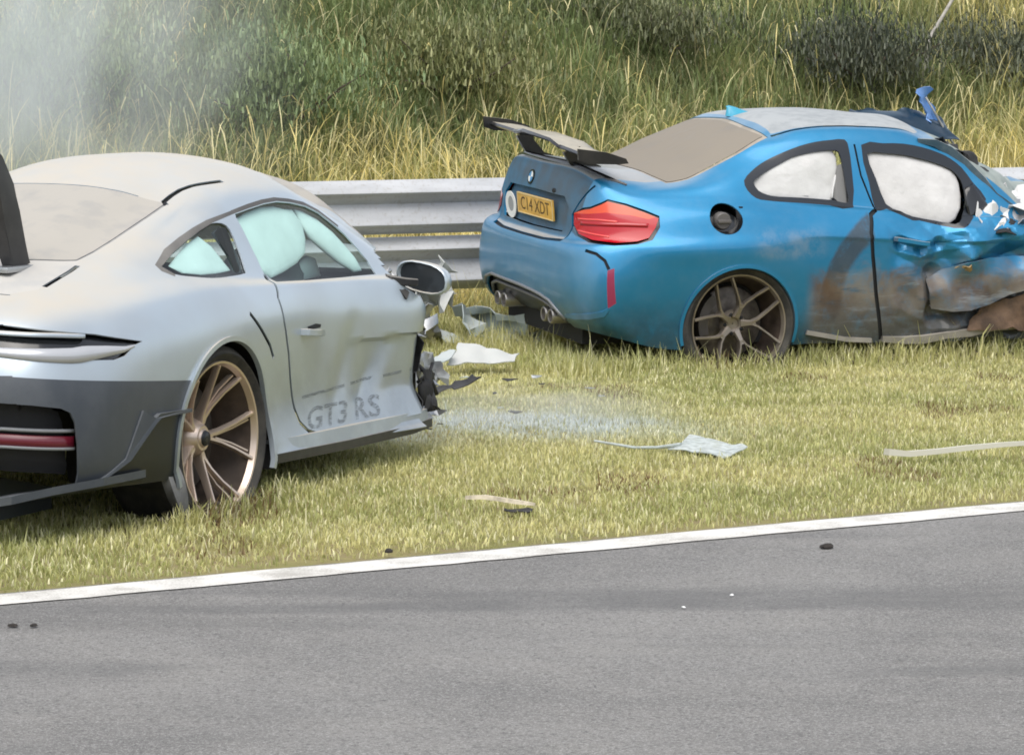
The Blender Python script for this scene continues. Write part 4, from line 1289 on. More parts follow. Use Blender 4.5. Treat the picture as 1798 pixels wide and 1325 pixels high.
# curtain airbags, seat, belt, cabin behind the glass
BAGT = simple("airbag_cloth_white", (.76, .76, .755), .85, var=.05, vscale=6, bump=.5, bscale=10)
def s_bag(outline, inset, t_, name="curtain_airbag"):
    bm = bmesh.new()
    pillow(bm, [on_shell(S_BVH, (x, -.8, z), RIGHT, -inset) for x, z in outline], RIGHT, t_, lev=(1, .98, .93, .82, .62, .38))
    for v in bm.verts: v.co.y += .008*mnoise.noise(v.co*9)
    return newobj(name, bm, BAGT, SC)
s_bag([(.64,1.13),(.76,1.155),(.90,1.172),(1.02,1.170),(1.10,1.155),(1.17,1.150),(1.195,1.09),(1.165,1.035),(1.09,.980),(.99,.945),(.85,.918),(.70,.905),(.655,.94),(.645,1.03)], .045, .030)
s_bag([(1.19,1.150),(1.25,1.142),(1.33,1.11),(1.41,1.055),(1.47,.99),(1.51,.93),(1.51,.885),(1.44,.883),(1.36,.925),(1.27,.985),(1.205,1.035),(1.19,1.09)], .045, .030)
s_bag([(-.06,1.000),(.05,1.035),(.18,1.067),(.30,1.090),(.355,1.05),(.385,.985),(.40,.955),(.25,.953),(.10,.958),(-.02,.972)], .035, .014)
SEATM = simple("seat_cloth", (.10, .11, .11), .8)
bm = bmesh.new()
pillow(bm, [(1.02,-.40,.60),(1.10,-.40,.80),(1.22,-.40,.95),(1.30,-.40,1.02),(1.40,-.40,1.0),(1.36,-.40,.85),(1.28,-.40,.6)], RIGHT, .20)
newobj("seat", bm, SEATM, SC)
bm = bmesh.new()
pillow(bm, [(1.245,-.56,.85),(1.275,-.57,.92),(1.345,-.57,.955),(1.41,-.57,.94),(1.46,-.57,.86)], RIGHT, .03)
newobj("side_airbag", bm, BAGT, SC)
BELTM = simple("seat_belt_webbing", (.012, .016, .017), .7)
bm = bmesh.new()
slab(bm, [(.395,-.675,1.095),(.455,-.672,1.115),(.497,-.672,1.112),(.485,-.715,1.03),(.465,-.758,.962),(.43,-.772,.946),(.385,-.775,.950),(.40,-.74,1.01)], (0, .012, 0)); fixn(bm)
newobj("belt_pillar_trim", bm, BELTM, SC, smooth=False)
bm = bmesh.new()
box(bm, (.75, 0, .42), (2.1, 1.5, .10)); box(bm, (1.86, 0, .56), (.06, 1.6, .52)); box(bm, (-.15, 0, .70), (.08, 1.35, .5)); box(bm, (1.72, 0, .80), (.25, 1.3, .14))
newobj("cabin_tub", bm, DARK, SC, smooth=False)

# rear wing uprights (the blade itself is gone)
for y in (-.43, .38):
    bm = bmesh.new()
    y0 = y
    slab(bm, [(-.500,y0,1.012),(-.610,y0,1.005),(-.640,y0,1.06),(-.668,y0,1.16),(-.690,y0,1.26),(-.735,y0,1.36),(-.80,y0,1.43),(-.88,y0,1.46),(-.88,y0,1.50),(-.78,y0,1.485),(-.68,y0,1.42),(-.61,y0,1.32),(-.575,y0,1.22),(-.545,y0,1.10)], (0, .05, 0))
    bmesh.ops.bevel(bm, geom=[e for e in bm.edges], offset=.006, segments=2, affect='EDGES', profile=.7)
    fixn(bm); newobj("wing_upright", bm, BLACKTRIM, SC, split=35)
    bm = bmesh.new(); box(bm, (-.57, y0+.025, 1.015), (.24, .09, .022), bev=.008); fixn(bm)
    newobj("wing_foot", bm, ALU, SC, split=40)

# torn front: bulkhead scraps, hinge post, twisted white alloy and plastic
bm = bmesh.new()
sheet(bm, [(1.78,-.86,.28),(1.90,-.70,.26),(1.95,-.66,.70),(1.80,-.84,.76)], 8, 10, .04, 5, 3, ragged=.05)
newobj("hinge_post", bm, PLASTIC, SC, split=30)
bm = bmesh.new()
sheet(bm, [(1.86,-.72,.26),(1.98,.7,.26),(2.02,.7,.80),(1.92,-.70,.80)], 14, 10, .10, 4, 5, ragged=.06)
newobj("torn_bulkhead", bm, DARK, SC, split=30)
for q, (c4, amp, sd, mt, nm) in enumerate((
    ([(1.80,-.88,.29),(1.86,-.90,.27),(1.87,-.86,.42),(1.80,-.87,.44)], .03, 11, PLASTIC, "torn_plastic_scrap"),
    ([(1.86,-.82,.36),(1.97,-.84,.40),(1.96,-.80,.50),(1.84,-.80,.50)], .04, 12, ALU, "bent_alloy_scrap"),
    ([(1.84,-.80,.24),(2.0,-.86,.23),(2.0,-.80,.30),(1.83,-.78,.31)], .03, 13, ALU, "bent_alloy_scrap"),
    ([(1.90,-.62,.60),(2.22,-.58,.78),(2.25,-.50,.86),(1.92,-.55,.76)], .07, 14, ALU, "bent_alloy_scrap"),
    ([(1.92,-.66,.52),(2.16,-.70,.56),(2.14,-.62,.64),(1.9,-.6,.66)], .07, 15, ALU, "bent_alloy_scrap"),
    ([(2.10,-.45,.66),(2.45,-.35,.70),(2.42,-.25,.80),(2.1,-.3,.82)], .07, 16, PLASTIC, "torn_plastic_scrap"),
    ([(1.88,-.76,.66),(2.02,-.78,.60),(2.06,-.70,.70),(1.9,-.68,.78)], .05, 17, CHROME, "bent_alloy_scrap"))):
    bm = bmesh.new(); sheet(bm, c4, 8, 6, amp, 7, sd, ragged=.05, fold=.015)
    newobj(nm, bm, mt, SC, split=30)
bm = bmesh.new()
tube(bm, [(1.86,-.70,.66),(1.98,-.74,.58),(2.08,-.70,.50),(2.16,-.66,.52)], .017, 7)
tube(bm, [(1.88,-.60,.74),(2.05,-.62,.72),(2.2,-.55,.62)], .012, 7)
newobj("bent_alloy_strut", bm, CHROME, SC)
bm = bmesh.new()
tube(bm, [(1.84,-.80,.50),(1.90,-.86,.42),(1.93,-.88,.34)], .010, 6)
tube(bm, [(1.82,-.84,.40),(1.86,-.88,.44),(1.89,-.88,.48)], .007, 6)
newobj("loose_wiring", bm, PLASTIC, SC)
bm = bmesh.new(); pillow(bm, [(1.80,-.87,.30),(1.86,-.88,.31),(1.87,-.88,.37),(1.84,-.88,.42),(1.79,-.87,.40)], RIGHT, .03); newobj("split_grommet", bm, DARK, SC)
# ================================================================ the blue car
def blue_extra(t, base, rough):
    x = t.xyz()
    n = t.noise(4.5, 5, .65, dist=.6); n2 = t.noise(11, 5, .7); n3 = t.noise(2.3, 4, .6)
    side = t.ramp(t.math('MULTIPLY', x[1], -1.0), .70, .80)
    # curved black rub mark left by a tyre: part of a ring on the flank
    dx = t.math('SUBTRACT', x[0], .985); dz = t.math('SUBTRACT', x[2], .43)
    rr = t.math('POWER', t.math('ADD', t.math('MULTIPLY', dx, dx), t.math('MULTIPLY', dz, dz)), .5)
    rr = t.math('ADD', rr, t.math('MULTIPLY', t.math('SUBTRACT', n2, .5), .03))
    band = t.math('MULTIPLY', t.ramp(rr, .37, .41), t.ramp(rr, .530, .505))
    band = t.math('MULTIPLY', band, t.math('MULTIPLY', t.ramp(x[0], .80, .775), t.ramp(x[2], .36, .46)))
    band = t.math('MULTIPLY', t.math('MULTIPLY', band, side), t.ramp(n2, .28, .5, .62, 1.0))
    c = t.mix(t.math('MULTIPLY', band, .88), base, (.055, .070, .085))
    # scuffs, primer and soil ground into the lower flank and door
    z0 = t.math('ADD', x[2], t.math('MULTIPLY', t.math('SUBTRACT', n, .5), .42))
    mud = t.math('MULTIPLY', t.ramp(z0, .68, .52), t.math('MULTIPLY', t.ramp(x[0], .36, .46), side))
    mud = t.math('MULTIPLY', mud, t.ramp(n2, .25, .55, .55, 1.0))
    streak = t.noise(7, 4, .65, stretch=(.35, 1, 2.4))
    mc = t.mix(t.ramp(n3, .36, .60), (.16, .092, .048), (.30, .24, .175))
    mc = t.mix(t.ramp(streak, .55, .70, 0, .8), mc, (.42, .42, .42))
    mc = t.mix(t.ramp(streak, .30, .42, .7, 0), mc, (.055, .075, .095))
    c = t.mix(t.math('MULTIPLY', mud, .90), c, mc)
    pt = t.math('MULTIPLY', t.math('MULTIPLY', t.ramp(n, .55, .68), side), t.math('MULTIPLY', t.ramp(x[0], .95, 1.25), t.ramp(x[2], .72, .60)))
    c = t.mix(t.math('MULTIPLY', pt, .8), c, (.30, .20, .10))
    # pale scuffing above the wheel
    sx = t.math('MULTIPLY', t.ramp(x[0], .02, .15), t.ramp(x[0], .55, .40)); sz = t.math('MULTIPLY', t.ramp(x[2], .66, .72), t.ramp(x[2], .88, .80))
    sc = t.math('MULTIPLY', t.math('MULTIPLY', sx, sz), t.math('MULTIPLY', side, t.ramp(n2, .30, .70)))
    c = t.mix(t.math('MULTIPLY', sc, .42), c, (.34, .40, .46))
    low_shade = t.math('MULTIPLY', t.ramp(t.math('ADD', x[2], t.math('MULTIPLY', t.math('SUBTRACT', n, .5), .16)), .56, .22), t.ramp(n2, .2, .6, .35, .75))
    c = t.mix(low_shade, c, (.030, .048, .060))  # shade low on the body mixed into the paint, darker towards the ground
    r = t.math('ADD', rough, t.math('MULTIPLY', t.math('ADD', mud, band), .35))
    return c, r
BLUE_BASE = (.016, .228, .445)
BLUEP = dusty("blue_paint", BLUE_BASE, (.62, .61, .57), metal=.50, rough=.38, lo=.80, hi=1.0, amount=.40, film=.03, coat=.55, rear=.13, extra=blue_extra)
def boot_extra(t, base, rough):
    N = t.normal(); n = t.noise(3, 4, .6)
    top = t.math('MULTIPLY', t.ramp(N[2], .55, .85), t.ramp(n, .2, .6, .75, 1.0))
    return t.mix(t.math('MULTIPLY', top, .92), base, (.50, .48, .44)), rough
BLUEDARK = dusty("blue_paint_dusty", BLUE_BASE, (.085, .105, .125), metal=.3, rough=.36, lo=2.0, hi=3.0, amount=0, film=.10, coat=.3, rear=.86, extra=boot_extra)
ROOFM = dusty("dark_roof_panel", (.06, .08, .10), (.38, .40, .405), rough=.4, lo=.25, hi=.9, amount=.92, film=.25)
BEIGEGLASS = dusty("silt_covered_glass", (.20, .18, .155), (.25, .22, .178), rough=.25, lo=.05, hi=.6, amount=1.0, film=.3, dustrough=.9, smear=.5)
CARBON = dusty("carbon_wing", (.014, .014, .015), (.55, .50, .39), rough=.28, lo=.80, hi=.99, amount=.75, film=.03, coat=.5)
GUN = dusty("gunmetal_alloy", (.30, .26, .22), (.40, .35, .29), metal=.75, rough=.34, lo=.5, amount=.3, film=.22)
CLEARG = glass("clear_glass", (.985, .99, .985))

M_BLUE = rolled(BLUE_POSE, BLUE_ROLL, (0, -.765, .12))
BC = thing("wrecked_coupe", "blue coupe with black rear wing, crushed front and scraped muddy door", "car", tuple(M_BLUE.translation))
BC.rotation_euler = (BLUE_ROLL, 0, math.pi/2 - R(BLUE_POSE[1]))
def ridge(x):
    return 1 - abs(2*(x - math.floor(x)) - 1)
def seg_d(x, z, xa, za, xb, zb):
    dx, dz = xb-xa, zb-za
    f = max(0, min(1, ((x-xa)*dx+(z-za)*dz)/(dx*dx+dz*dz)))
    return math.hypot(x-xa-f*dx, z-za-f*dz), f
DENTS = [  # xa, za, xb, zb, width, depth (inwards +)
 (.83,.83,.95,.748,.028,.030), (.95,.748,1.075,.715,.026,.035), (1.075,.715,1.18,.742,.026,.030), (1.18,.742,1.32,.765,.026,.024),
 (.90,.70,1.20,.56,.05,.022), (1.20,.56,1.36,.66,.045,-.030), (1.36,.66,1.75,.62,.05,-.024), (1.16,.58,1.17,.38,.035,.05),
 (1.18,.35,1.72,.36,.045,.055), (1.02,.62,1.10,.40,.06,-.018), (1.35,.56,1.70,.70,.05,.035), (.95,.40,1.15,.30,.05,-.016)]
def hsh(i, j, k):
    q = math.sin(i*127.1 + j*311.7 + k*74.7)*43758.5453
    return q - math.floor(q)
def facet(x, z, s, k):
    """creased height field: flat triangles meeting in sharp folds"""
    x += .45*s*mnoise.noise(Vector((x/s*.6, z/s*.6, k))); z += .45*s*mnoise.noise(Vector((x/s*.6, z/s*.6, k+9)))
    j = z/(s*.866); i = x/s - .5*j
    a, b = math.floor(i), math.floor(j); u, v = i-a, j-b
    if u+v < 1: return hsh(a, b, k)*(1-u-v) + hsh(a+1, b, k)*u + hsh(a, b+1, k)*v
    return hsh(a+1, b+1, k)*(u+v-1) + hsh(a+1, b, k)*(1-v) + hsh(a, b+1, k)*(1-u)
def b_warp(v):
    v = v.copy(); x, y, z = v
    if y < -.45 and .70 < x < 2.6 and z < .95:
        k = min(1, max(0, (x-.87)/.08)) if x < 1.0 else 1.0
        top = min(1, max(0, (.92-z)/.10))
        for xa, za, xb, zb, wd, am in DENTS:
            d_, f = seg_d(x, z, xa, za, xb, zb)
            v.y += k*am*max(0, 1-d_/(wd*1.7))
        v.y -= k*.035*max(0, 1-abs(z-.755)/.10)*min(1, max(0, (x-.9)/.2))
        a = k*top*min(1, max(0, (x-.90)/.45))
        v.y += a*(.125*(facet(x, z, .20, 3)-.42) + .042*(facet(x, z, .085, 5)-.5))
        v.y += .06*min(1, max(0, (x-1.45)/.5))*min(1, max(0, (.62-z)/.2))
    if x > 1.30:
        a = min(1, (x-1.30)/.8)
        v += mnoise.noise_vector(Vector((x*2.2, y*2.2, z*2.2)))*.07*a
        v += Vector((facet(y, z, .2, 11)-.5, facet(x, z, .2, 12)-.5, facet(x, y, .2, 13)-.5))*.12*a
    return v

bm = shell_bm(loft(BLUE_RINGS, 12, 9))
B_QTRIM = [(.088,-.719,1.085),(.148,-.684,1.130),(.214,-.656,1.166),(.290,-.636,1.198),(.370,-.625,1.227),(.462,-.616,1.256),(.557,-.610,1.276),(.649,-.609,1.285),(.731,-.610,1.287),(.745,-.635,1.24),(.741,-.689,1.125),(.705,-.794,.937),(.563,-.791,.951),(.435,-.790,.963),(.276,-.791,.975),(.187,-.787,.984),(.132,-.782,.996),(.092,-.756,1.037)]
B_QG = [(.141,-.729,1.074),(.181,-.706,1.103),(.261,-.677,1.141),(.338,-.657,1.172),(.405,-.644,1.199),(.499,-.638,1.219),(.585,-.636,1.230),(.643,-.637,1.232),(.681,-.642,1.223),(.690,-.674,1.156),(.689,-.735,1.036),(.684,-.774,.961),(.590,-.770,.977),(.404,-.770,.993),(.268,-.772,1.001),(.206,-.769,1.011),(.158,-.757,1.033)]
B_DT = [(.822,-.628,1.258),(.953,-.622,1.265),(1.083,-.618,1.261),(1.197,-.620,1.241),(1.292,-.626,1.212),(1.365,-.635,1.177),(1.429,-.649,1.127),(1.480,-.687,1.046),(1.532,-.736,.944),(1.455,-.769,.894),(1.363,-.844,.836),(1.278,-.859,.822),(1.095,-.837,.862),(1.053,-.839,.863),(.904,-.779,.926),(.842,-.805,.918),(.832,-.716,1.063)]
B_DG = [(.850,-.648,1.212),(.959,-.645,1.213),(1.070,-.645,1.203),(1.166,-.648,1.183),(1.245,-.651,1.163),(1.319,-.657,1.138),(1.372,-.663,1.112),(1.401,-.676,1.081),(1.414,-.692,1.047),(1.413,-.728,.977),(1.397,-.759,.917),(1.341,-.819,.868),(1.292,-.845,.842),(1.192,-.838,.859),(1.060,-.825,.883),(.988,-.797,.913),(.913,-.767,.950),(.878,-.705,1.084)]
B_LIGHT = [(-.807,-.533,.909),(-.785,-.596,.930),(-.762,-.643,.940),(-.719,-.687,.966),(-.690,-.702,.984),(-.608,-.755,.964),(-.516,-.799,.932),(-.448,-.830,.904),(-.471,-.847,.859),(-.513,-.860,.806),(-.577,-.853,.789),(-.673,-.818,.780),(-.768,-.697,.786),(-.806,-.599,.806),(-.812,-.543,.850)]
B_GAP = [(.842,-.805,.925),(.801,-.826,.900),(.772,-.882,.808),(.782,-.893,.680),(.812,-.887,.474),(.864,-.860,.222)]
B_DOOR = [(.846,-.805,.924),(.806,-.826,.900),(.778,-.882,.808),(.788,-.893,.680),(.818,-.887,.474),(.872,-.86,.228),(1.05,-.86,.225),(1.19,-.86,.235),(1.40,-.86,.25),(1.80,-.85,.29),(1.92,-.85,.55),(1.90,-.85,.76),(1.62,-.8,.852),(1.50,-.77,.925),(1.455,-.769,.894),(1.363,-.844,.836),(1.278,-.859,.822),(1.095,-.837,.862),(1.053,-.839,.863),(.904,-.779,.926)]
(Q_QT, Q_QG, Q_DT, Q_DG, Q_LIGHT, Q_LRIM, Q_BOOT, Q_REC, Q_DIFF, Q_RW, Q_RWT, Q_ROOF, Q_SEAM, Q_DOOR, Q_FUEL, Q_ARCH, Q_BUMP, Q_WS, Q_REFL, Q_BOOTGAP, Q_SEAM2, Q_SEAM3) = range(1, 23)
# bumper skin: everything below the lamps and behind the arch
imprint(bm, [(-1,.70,.775),(-.87,0,.770),(-1,-.70,.775),(-1,-.70,.1),(-1,.70,.1)], REAR, Q_BUMP, near=.5)
both([(-.86,-.695,.775),(-.72,-.80,.772),(-.577,-.853,.778),(-.47,-.88,.74),(-.36,-.90,.60),(-.36,-.90,.1),(-.8,-.7,.1),(-.86,-.695,.1)], CORNER, Q_BUMP, near=.5)
# boot lid and number plate recess
boot = [(-.82,.60,1.20),(-.82,-.60,1.20),(-.80,-.56,.965),(-.81,-.525,.90),(-.83,-.535,.83),(-.87,-.50,.765),(-.87,-.3,.757),(-.87,0,.755),(-.87,.3,.757),(-.87,.5,.765),(-.83,.535,.83),(-.81,.525,.90),(-.80,.56,.965)]
imprint(bm, boot, REAR, Q_BOOT, near=.25)
deck = [(-.86,.59,1.1),(-.86,-.59,1.1),(-.66,-.60,1.1),(-.44,-.62,1.09),(-.34,-.60,1.08),(-.36,-.3,1.11),(-.37,0,1.12),(-.36,.3,1.11),(-.34,.60,1.08),(-.44,.62,1.09),(-.66,.60,1.1)]
imprint(bm, deck, (.15, 0, -.99), Q_BOOT, near=.25)
imprint(bm, strip([(-.80,-.62,1.06),(-.80,-.556,.965),(-.81,-.520,.90),(-.83,-.530,.83),(-.87,-.495,.762),(-.87,-.3,.752),(-.87,0,.750),(-.87,.3,.752),(-.87,.495,.762),(-.83,.530,.83),(-.81,.520,.90),(-.80,.556,.965),(-.80,.62,1.06)], .012, REAR), REAR, Q_BOOTGAP)
imprint(bm, [(-.8,.40,.985),(-.8,0,.990),(-.8,-.40,.985),(-.8,-.47,.93),(-.8,-.46,.84),(-.8,-.43,.80),(-.8,0,.793),(-.8,.43,.80),(-.8,.46,.84),(-.8,.47,.93)], REAR, Q_REC, only={Q_BOOT})
# lamps, rim round them
both([(p[0], p[1], p[2]) for p in [(-.82,-.520,.90)] + [(q[0], q[1], q[2]+.012) for q in B_LIGHT[1:8]] + [(-.44,-.845,.86),(-.495,-.87,.795),(-.575,-.862,.774),(-.68,-.82,.766),(-.775,-.695,.772),(-.818,-.588,.795),(-.822,-.530,.85)]], CORNER, Q_LRIM)
both(B_LIGHT, CORNER, Q_LIGHT)
# diffuser cut-out, side reflector
DF = [(-.9,.60,.30),(-.9,.57,.40),(-.9,.50,.455),(-.9,.40,.470),(-.9,0,.462),(-.9,-.30,.450),(-.9,-.40,.430),(-.88,-.47,.380),(-.84,-.53,.33),(-.84,-.56,.28),(-.84,.56,.28)]
imprint(bm, DF, REAR, Q_DIFF, near=.4)
both([(-.745,-.860,.640),(-.712,-.873,.652),(-.700,-.879,.469),(-.737,-.860,.440)], CORNER, Q_REFL)
both(strip([(-.83,-.75,.735),(-.785,-.80,.722),(-.755,-.842,.690),(-.735,-.86,.645)], .016, CORNER), CORNER, Q_BOOTGAP)
# glass
rw = [(.255,.09,1.360),(.262,0,1.362),(.255,-.09,1.360),(.245,-.30,1.342),(.262,-.42,1.320),(.292,-.505,1.298),(.133,-.548,1.227),(-.016,-.58,1.163),(-.20,-.615,1.09),(-.31,-.61,1.075),(-.335,-.45,1.095),(-.345,-.2,1.11),(-.35,0,1.115)]
rwo = [(.285,.09,1.368),(.292,0,1.370),(.285,-.09,1.368),(.272,-.30,1.350),(.285,-.43,1.330),(.312,-.525,1.300),(.133,-.566,1.227),(-.016,-.60,1.163),(-.21,-.64,1.09),(-.335,-.64,1.075),(-.365,-.45,1.1),(-.375,-.2,1.115),(-.38,0,1.12)]
TR2 = (.6, 0, -.8)
for P_, pid in ((rwo, Q_RWT), (rw, Q_RW)):
    imprint(bm, P_[1:] + mir(P_[2:-1])[::-1], TR2, pid, near=.5)
rl = [(.34,-.50,1.305),(.42,-.505,1.330),(.52,-.512,1.345),(.644,-.515,1.354),(.857,-.525,1.352),(1.05,-.52,1.335),(1.20,-.505,1.305)]
imprint(bm, [(.33,0,1.39),(.325,-.25,1.37),(.33,-.42,1.33)] + rl + [(1.28,-.4,1.33),(1.34,0,1.37),(1.28,.4,1.33)] + mir(rl)[::-1] + [(.33,.42,1.33),(.325,.25,1.37)], (0, 0, -1), Q_ROOF, near=.5)
for m_ in (lambda q: q, mir):
    imprint(bm, strip(m_([(.33,-.522,1.303),(.42,-.520,1.328),(.52,-.522,1.345),(.644,-.522,1.355),(.857,-.532,1.352),(1.05,-.528,1.335),(1.20,-.515,1.305)]), .014, (0, 0, -1)), (0, 0, -1), Q_SEAM3)
imprint(bm, [p if k < 12 else (p[0], p[1], p[2]+.05) for k, p in enumerate(B_DOOR)], RIGHT, Q_DOOR, only={0})
both(smooth_poly(B_QTRIM, 2), RIGHT, Q_QT); both(smooth_poly(B_QG, 2), RIGHT, Q_QG, only={Q_QT})
both(smooth_poly(B_DT, 2), RIGHT, Q_DT); both(smooth_poly(B_DG, 2), RIGHT, Q_DG, only={Q_DT})
imprint(bm, strip(B_GAP, .024, RIGHT), RIGHT, Q_SEAM, only={0, Q_DOOR})
imprint(bm, strip([(.782,-.63,1.262),(.790,-.70,1.10),(.835,-.80,.93)], .012, RIGHT), RIGHT, Q_SEAM2, only={0})
imprint(bm, [(-.080+math.cos(a)*.092, -.88, .899+math.sin(a)*.078) for a in np.linspace(0, 6.283, 29)[:-1]], RIGHT, Q_FUEL)
both([(math.cos(a)*.338, -.95, .322+math.sin(a)*.338) for a in np.linspace(0, 6.283, 49)[:-1]], RIGHT, Q_ARCH)
both([(2.60+math.cos(a)*.345, -.95, .33+math.sin(a)*.345) for a in np.linspace(0, 6.283, 37)[:-1]], RIGHT, Q_ARCH)
ws = [(2.04,.2,.93),(1.98,.45,.91),(1.88,.69,.90),(1.74,.705,.95),(1.60,.655,1.06),(1.46,.60,1.18),(1.36,.53,1.255),(1.36,.40,1.28),(1.39,.2,1.30),(1.40,0,1.31)]
imprint(bm, [(2.06,0,.94)] + ws + mir(ws[:-1])[::-1], (-.60, 0, -.80), Q_WS, near=.6)
# finer skin on the door before it is crumpled
Lq = bm.faces.layers.int["pid"]
es = {e for f in bm.faces if f[Lq] == Q_DOOR and f.calc_center_median().y < 0 for e in f.edges}
bmesh.ops.subdivide_edges(bm, edges=list(es), cuts=2, use_grid_fill=True)
for v in bm.verts: v.co = b_warp(v.co)
bm.normal_update()

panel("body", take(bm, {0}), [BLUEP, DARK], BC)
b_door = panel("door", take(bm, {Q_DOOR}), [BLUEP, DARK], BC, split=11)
b_boot = panel("boot_lid", take(bm, {Q_BOOT}), [BLUEDARK, DARK], BC, .012)
b2 = take(bm, {Q_REC}); 
for v in b2.verts: v.co.x += .030
newobj("number_plate_recess", b2, BLUEDARK, b_boot)
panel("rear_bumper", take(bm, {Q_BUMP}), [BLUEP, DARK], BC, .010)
b2 = take(bm, {Q_SEAM}); inset_along(b2, .012); newobj("door_seam", b2, SEAM, BC)
b2 = take(bm, {Q_SEAM2}); inset_along(b2, .012); newobj("pillar_seam", b2, SEAM, BC)
pair("roof_channel", take(bm, {Q_SEAM3}), SEAM, BC, 0, .010)
b2 = take(bm, {Q_BOOTGAP}); inset_along(b2, .012); newobj("boot_seam", b2, SEAM, BC)
b2 = take(bm, {Q_DIFF}); inset_along(b2, .03); newobj("diffuser", b2, PANELBLK, BC)
b2 = take(bm, {Q_RW}); inset_along(b2, .003); newobj("rear_window", b2, BEIGEGLASS, BC)
b2 = take(bm, {Q_RWT}); inset_along(b2, .006); newobj("rear_window_seal", b2, dusty("dusty_seal", (.05, .05, .05), (.45, .40, .33), rough=.7, lo=.1, amount=.75, film=.2), BC)
panel("roof_panel", take(bm, {Q_ROOF}), [ROOFM, DARK], BC)
TRIMB = simple("window_surround", (.012, .016, .022), .28, coat=.4)
pair("quarter_window_trim", take(bm, {Q_QT}), [TRIMB, DARK], BC, .010)
pair("door_window_trim", take(bm, {Q_DT}), [TRIMB, DARK], BC, .010)
pair("quarter_window", take(bm, {Q_QG}), CLEARG, BC, 0, .006)
pair("tail_light_surround", take(bm, {Q_LRIM}), GLOSSBLACK, BC, 0, .010)
panel("windscreen", take(bm, {Q_WS}), [dusty("crazed_glass", (.13, .17, .16), (.33, .37, .35), rough=.3, lo=-.2, hi=.8, amount=.6, film=.5), DARK], BC, .006)
pair("side_reflector", take(bm, {Q_REFL}), simple("pink_reflector", (.30, .03, .085), .35, coat=.3), BC)
B_BVH = BVHTree.FromBMesh(bm)
# lamp: red body with orange upper band, each a real lens sitting in the surround
t = NT("tail_lamp_red"); t.set(Base_Color=(.46, .003, .010), Roughness=.22); t.b.inputs["Coat Weight"].default_value = .35; RED = t.m
t = NT("tail_lamp_orange"); t.set(Base_Color=(.72, .075, .018), Roughness=.2); t.b.inputs["Coat Weight"].default_value = .35; ORANGE = t.m
lamp = take(bm, {Q_LIGHT})
imprint(lamp, [(-.82,-.50,.905),(-.765,-.64,.915),(-.69,-.71,.928),(-.58,-.78,.918),(-.50,-.82,.90),(-.42,-.85,.93),(-.5,-.80,1.02),(-.69,-.70,1.05),(-.80,-.55,1.0)], CORNER, 90)
o = pair("tail_light", take(lamp, {Q_LIGHT, 91}), RED, BC)[0]
b2 = take(lamp, {90}); newobj("turn_lens", b2, ORANGE, o)
lamp.free()
newobj("lamp_band", ribbon(B_BVH, [(-.80,-.60,.862),(-.74,-.70,.866),(-.62,-.80,.870),(-.52,-.845,.868)], CORNER, .022, .0008, .002, 24), simple("lamp_dark_band", (.40, .006, .012), .2, coat=.6), o)
LAMPBAR = simple("lamp_light_bar", (.85, .09, .08), .25, coat=.5)
newobj("light_guide", ribbon(B_BVH, [(-.80,-.57,.882),(-.74,-.70,.888),(-.66,-.77,.884)], CORNER, .010, .0012, .003, 14), LAMPBAR, o)
newobj("light_guide", ribbon(B_BVH, [(-.80,-.58,.822),(-.75,-.70,.812),(-.69,-.76,.806)], CORNER, .009, .0012, .003, 14), LAMPBAR, o)
bm_fuel = take(bm, {Q_FUEL})
bm.free()

# open fuel filler: bowl, cap
inset_along(bm_fuel, .055); newobj("fuel_filler_bowl", bm_fuel, GLOSSBLACK, BC)
bm = bmesh.new(); rows = []
for a in np.linspace(0, 6.283, 33)[:-1]:
    p = Vector((-.080+math.cos(a)*.092, 0, .899+math.sin(a)*.078)); h = on_shell(B_BVH, (p.x, -.9, p.z), RIGHT, .001)
    n_ = B_BVH.find_nearest(h)[1]
    if n_.y > 0: n_ = -n_
    q = Vector((-.080+math.cos(a)*.084, h.y+.06, .899+math.sin(a)*.070))
    rows.append((bm.verts.new(h), bm.verts.new(q)))
for k in range(32):
    a, b = rows[k], rows[(k+1) % 32]
    bm.faces.new((a[0], a[1], b[1], b[0]))
fixn(bm); fb = newobj("fuel_filler_wall", bm, GLOSSBLACK, BC)
bm = bmesh.new(); lathe(bm, [(.003, -.02), (.040, -.02), (.046, -.012), (.046, .03)], 24)
box(bm, (0, -.028, 0), (.075, .02, .016), bev=.004); fixn(bm)
o = newobj("fuel_cap", bm, simple("fuel_cap_plastic", (.14, .13, .125), .4), BC, split=40); o.location = (-.085, -.835, .885)
bm = bmesh.new(); fc = on_shell(B_BVH, (.02, -.9, .93), RIGHT)
for k in range(2): box(bm, tuple(fc + Vector((.0, .035, -.03+.05*k))), (.02, .03, .018))
newobj("fuel_flap_hinge", bm, SEAM, BC, smooth=False)

# wheel arches, wheels
for sd in (-1, 1):
    arch(BC, 0, .322, .338, .93, BLUEDARK, R(-15), R(195), B_BVH, .355, side=sd, lip=.014)
def blue_spokes(bm, o0):
    for k in range(5):
        a = R(3) + k*2*math.pi/5
        spoke_bar(bm, [(.045, a, o0+.085), (.075, a, o0+.072), (.118, a, o0+.056)], [.044, .034, .028], [.05, .045, .04])
        for sg in (-1, 1):
            spoke_bar(bm, [(.095, a+sg*.06, o0+.060), (.130, a+sg*.165, o0+.052), (.19, a+sg*.335, o0+.036), (.262, a+sg*.445, o0+.016)],
                      [.017, .013, .012, .015], [.04, .036, .032, .028])
    lathe(bm, [(.004, o0+.092), (.030, o0+.090), (.034, o0+.080), (.060, o0+.074), (.075, o0+.10)], 32)
w1 = wheel(BC, (0, -.765, .334), .335, .268, .29, GUN, blue_spokes, .095, 0, 0)
bm = bmesh.new()
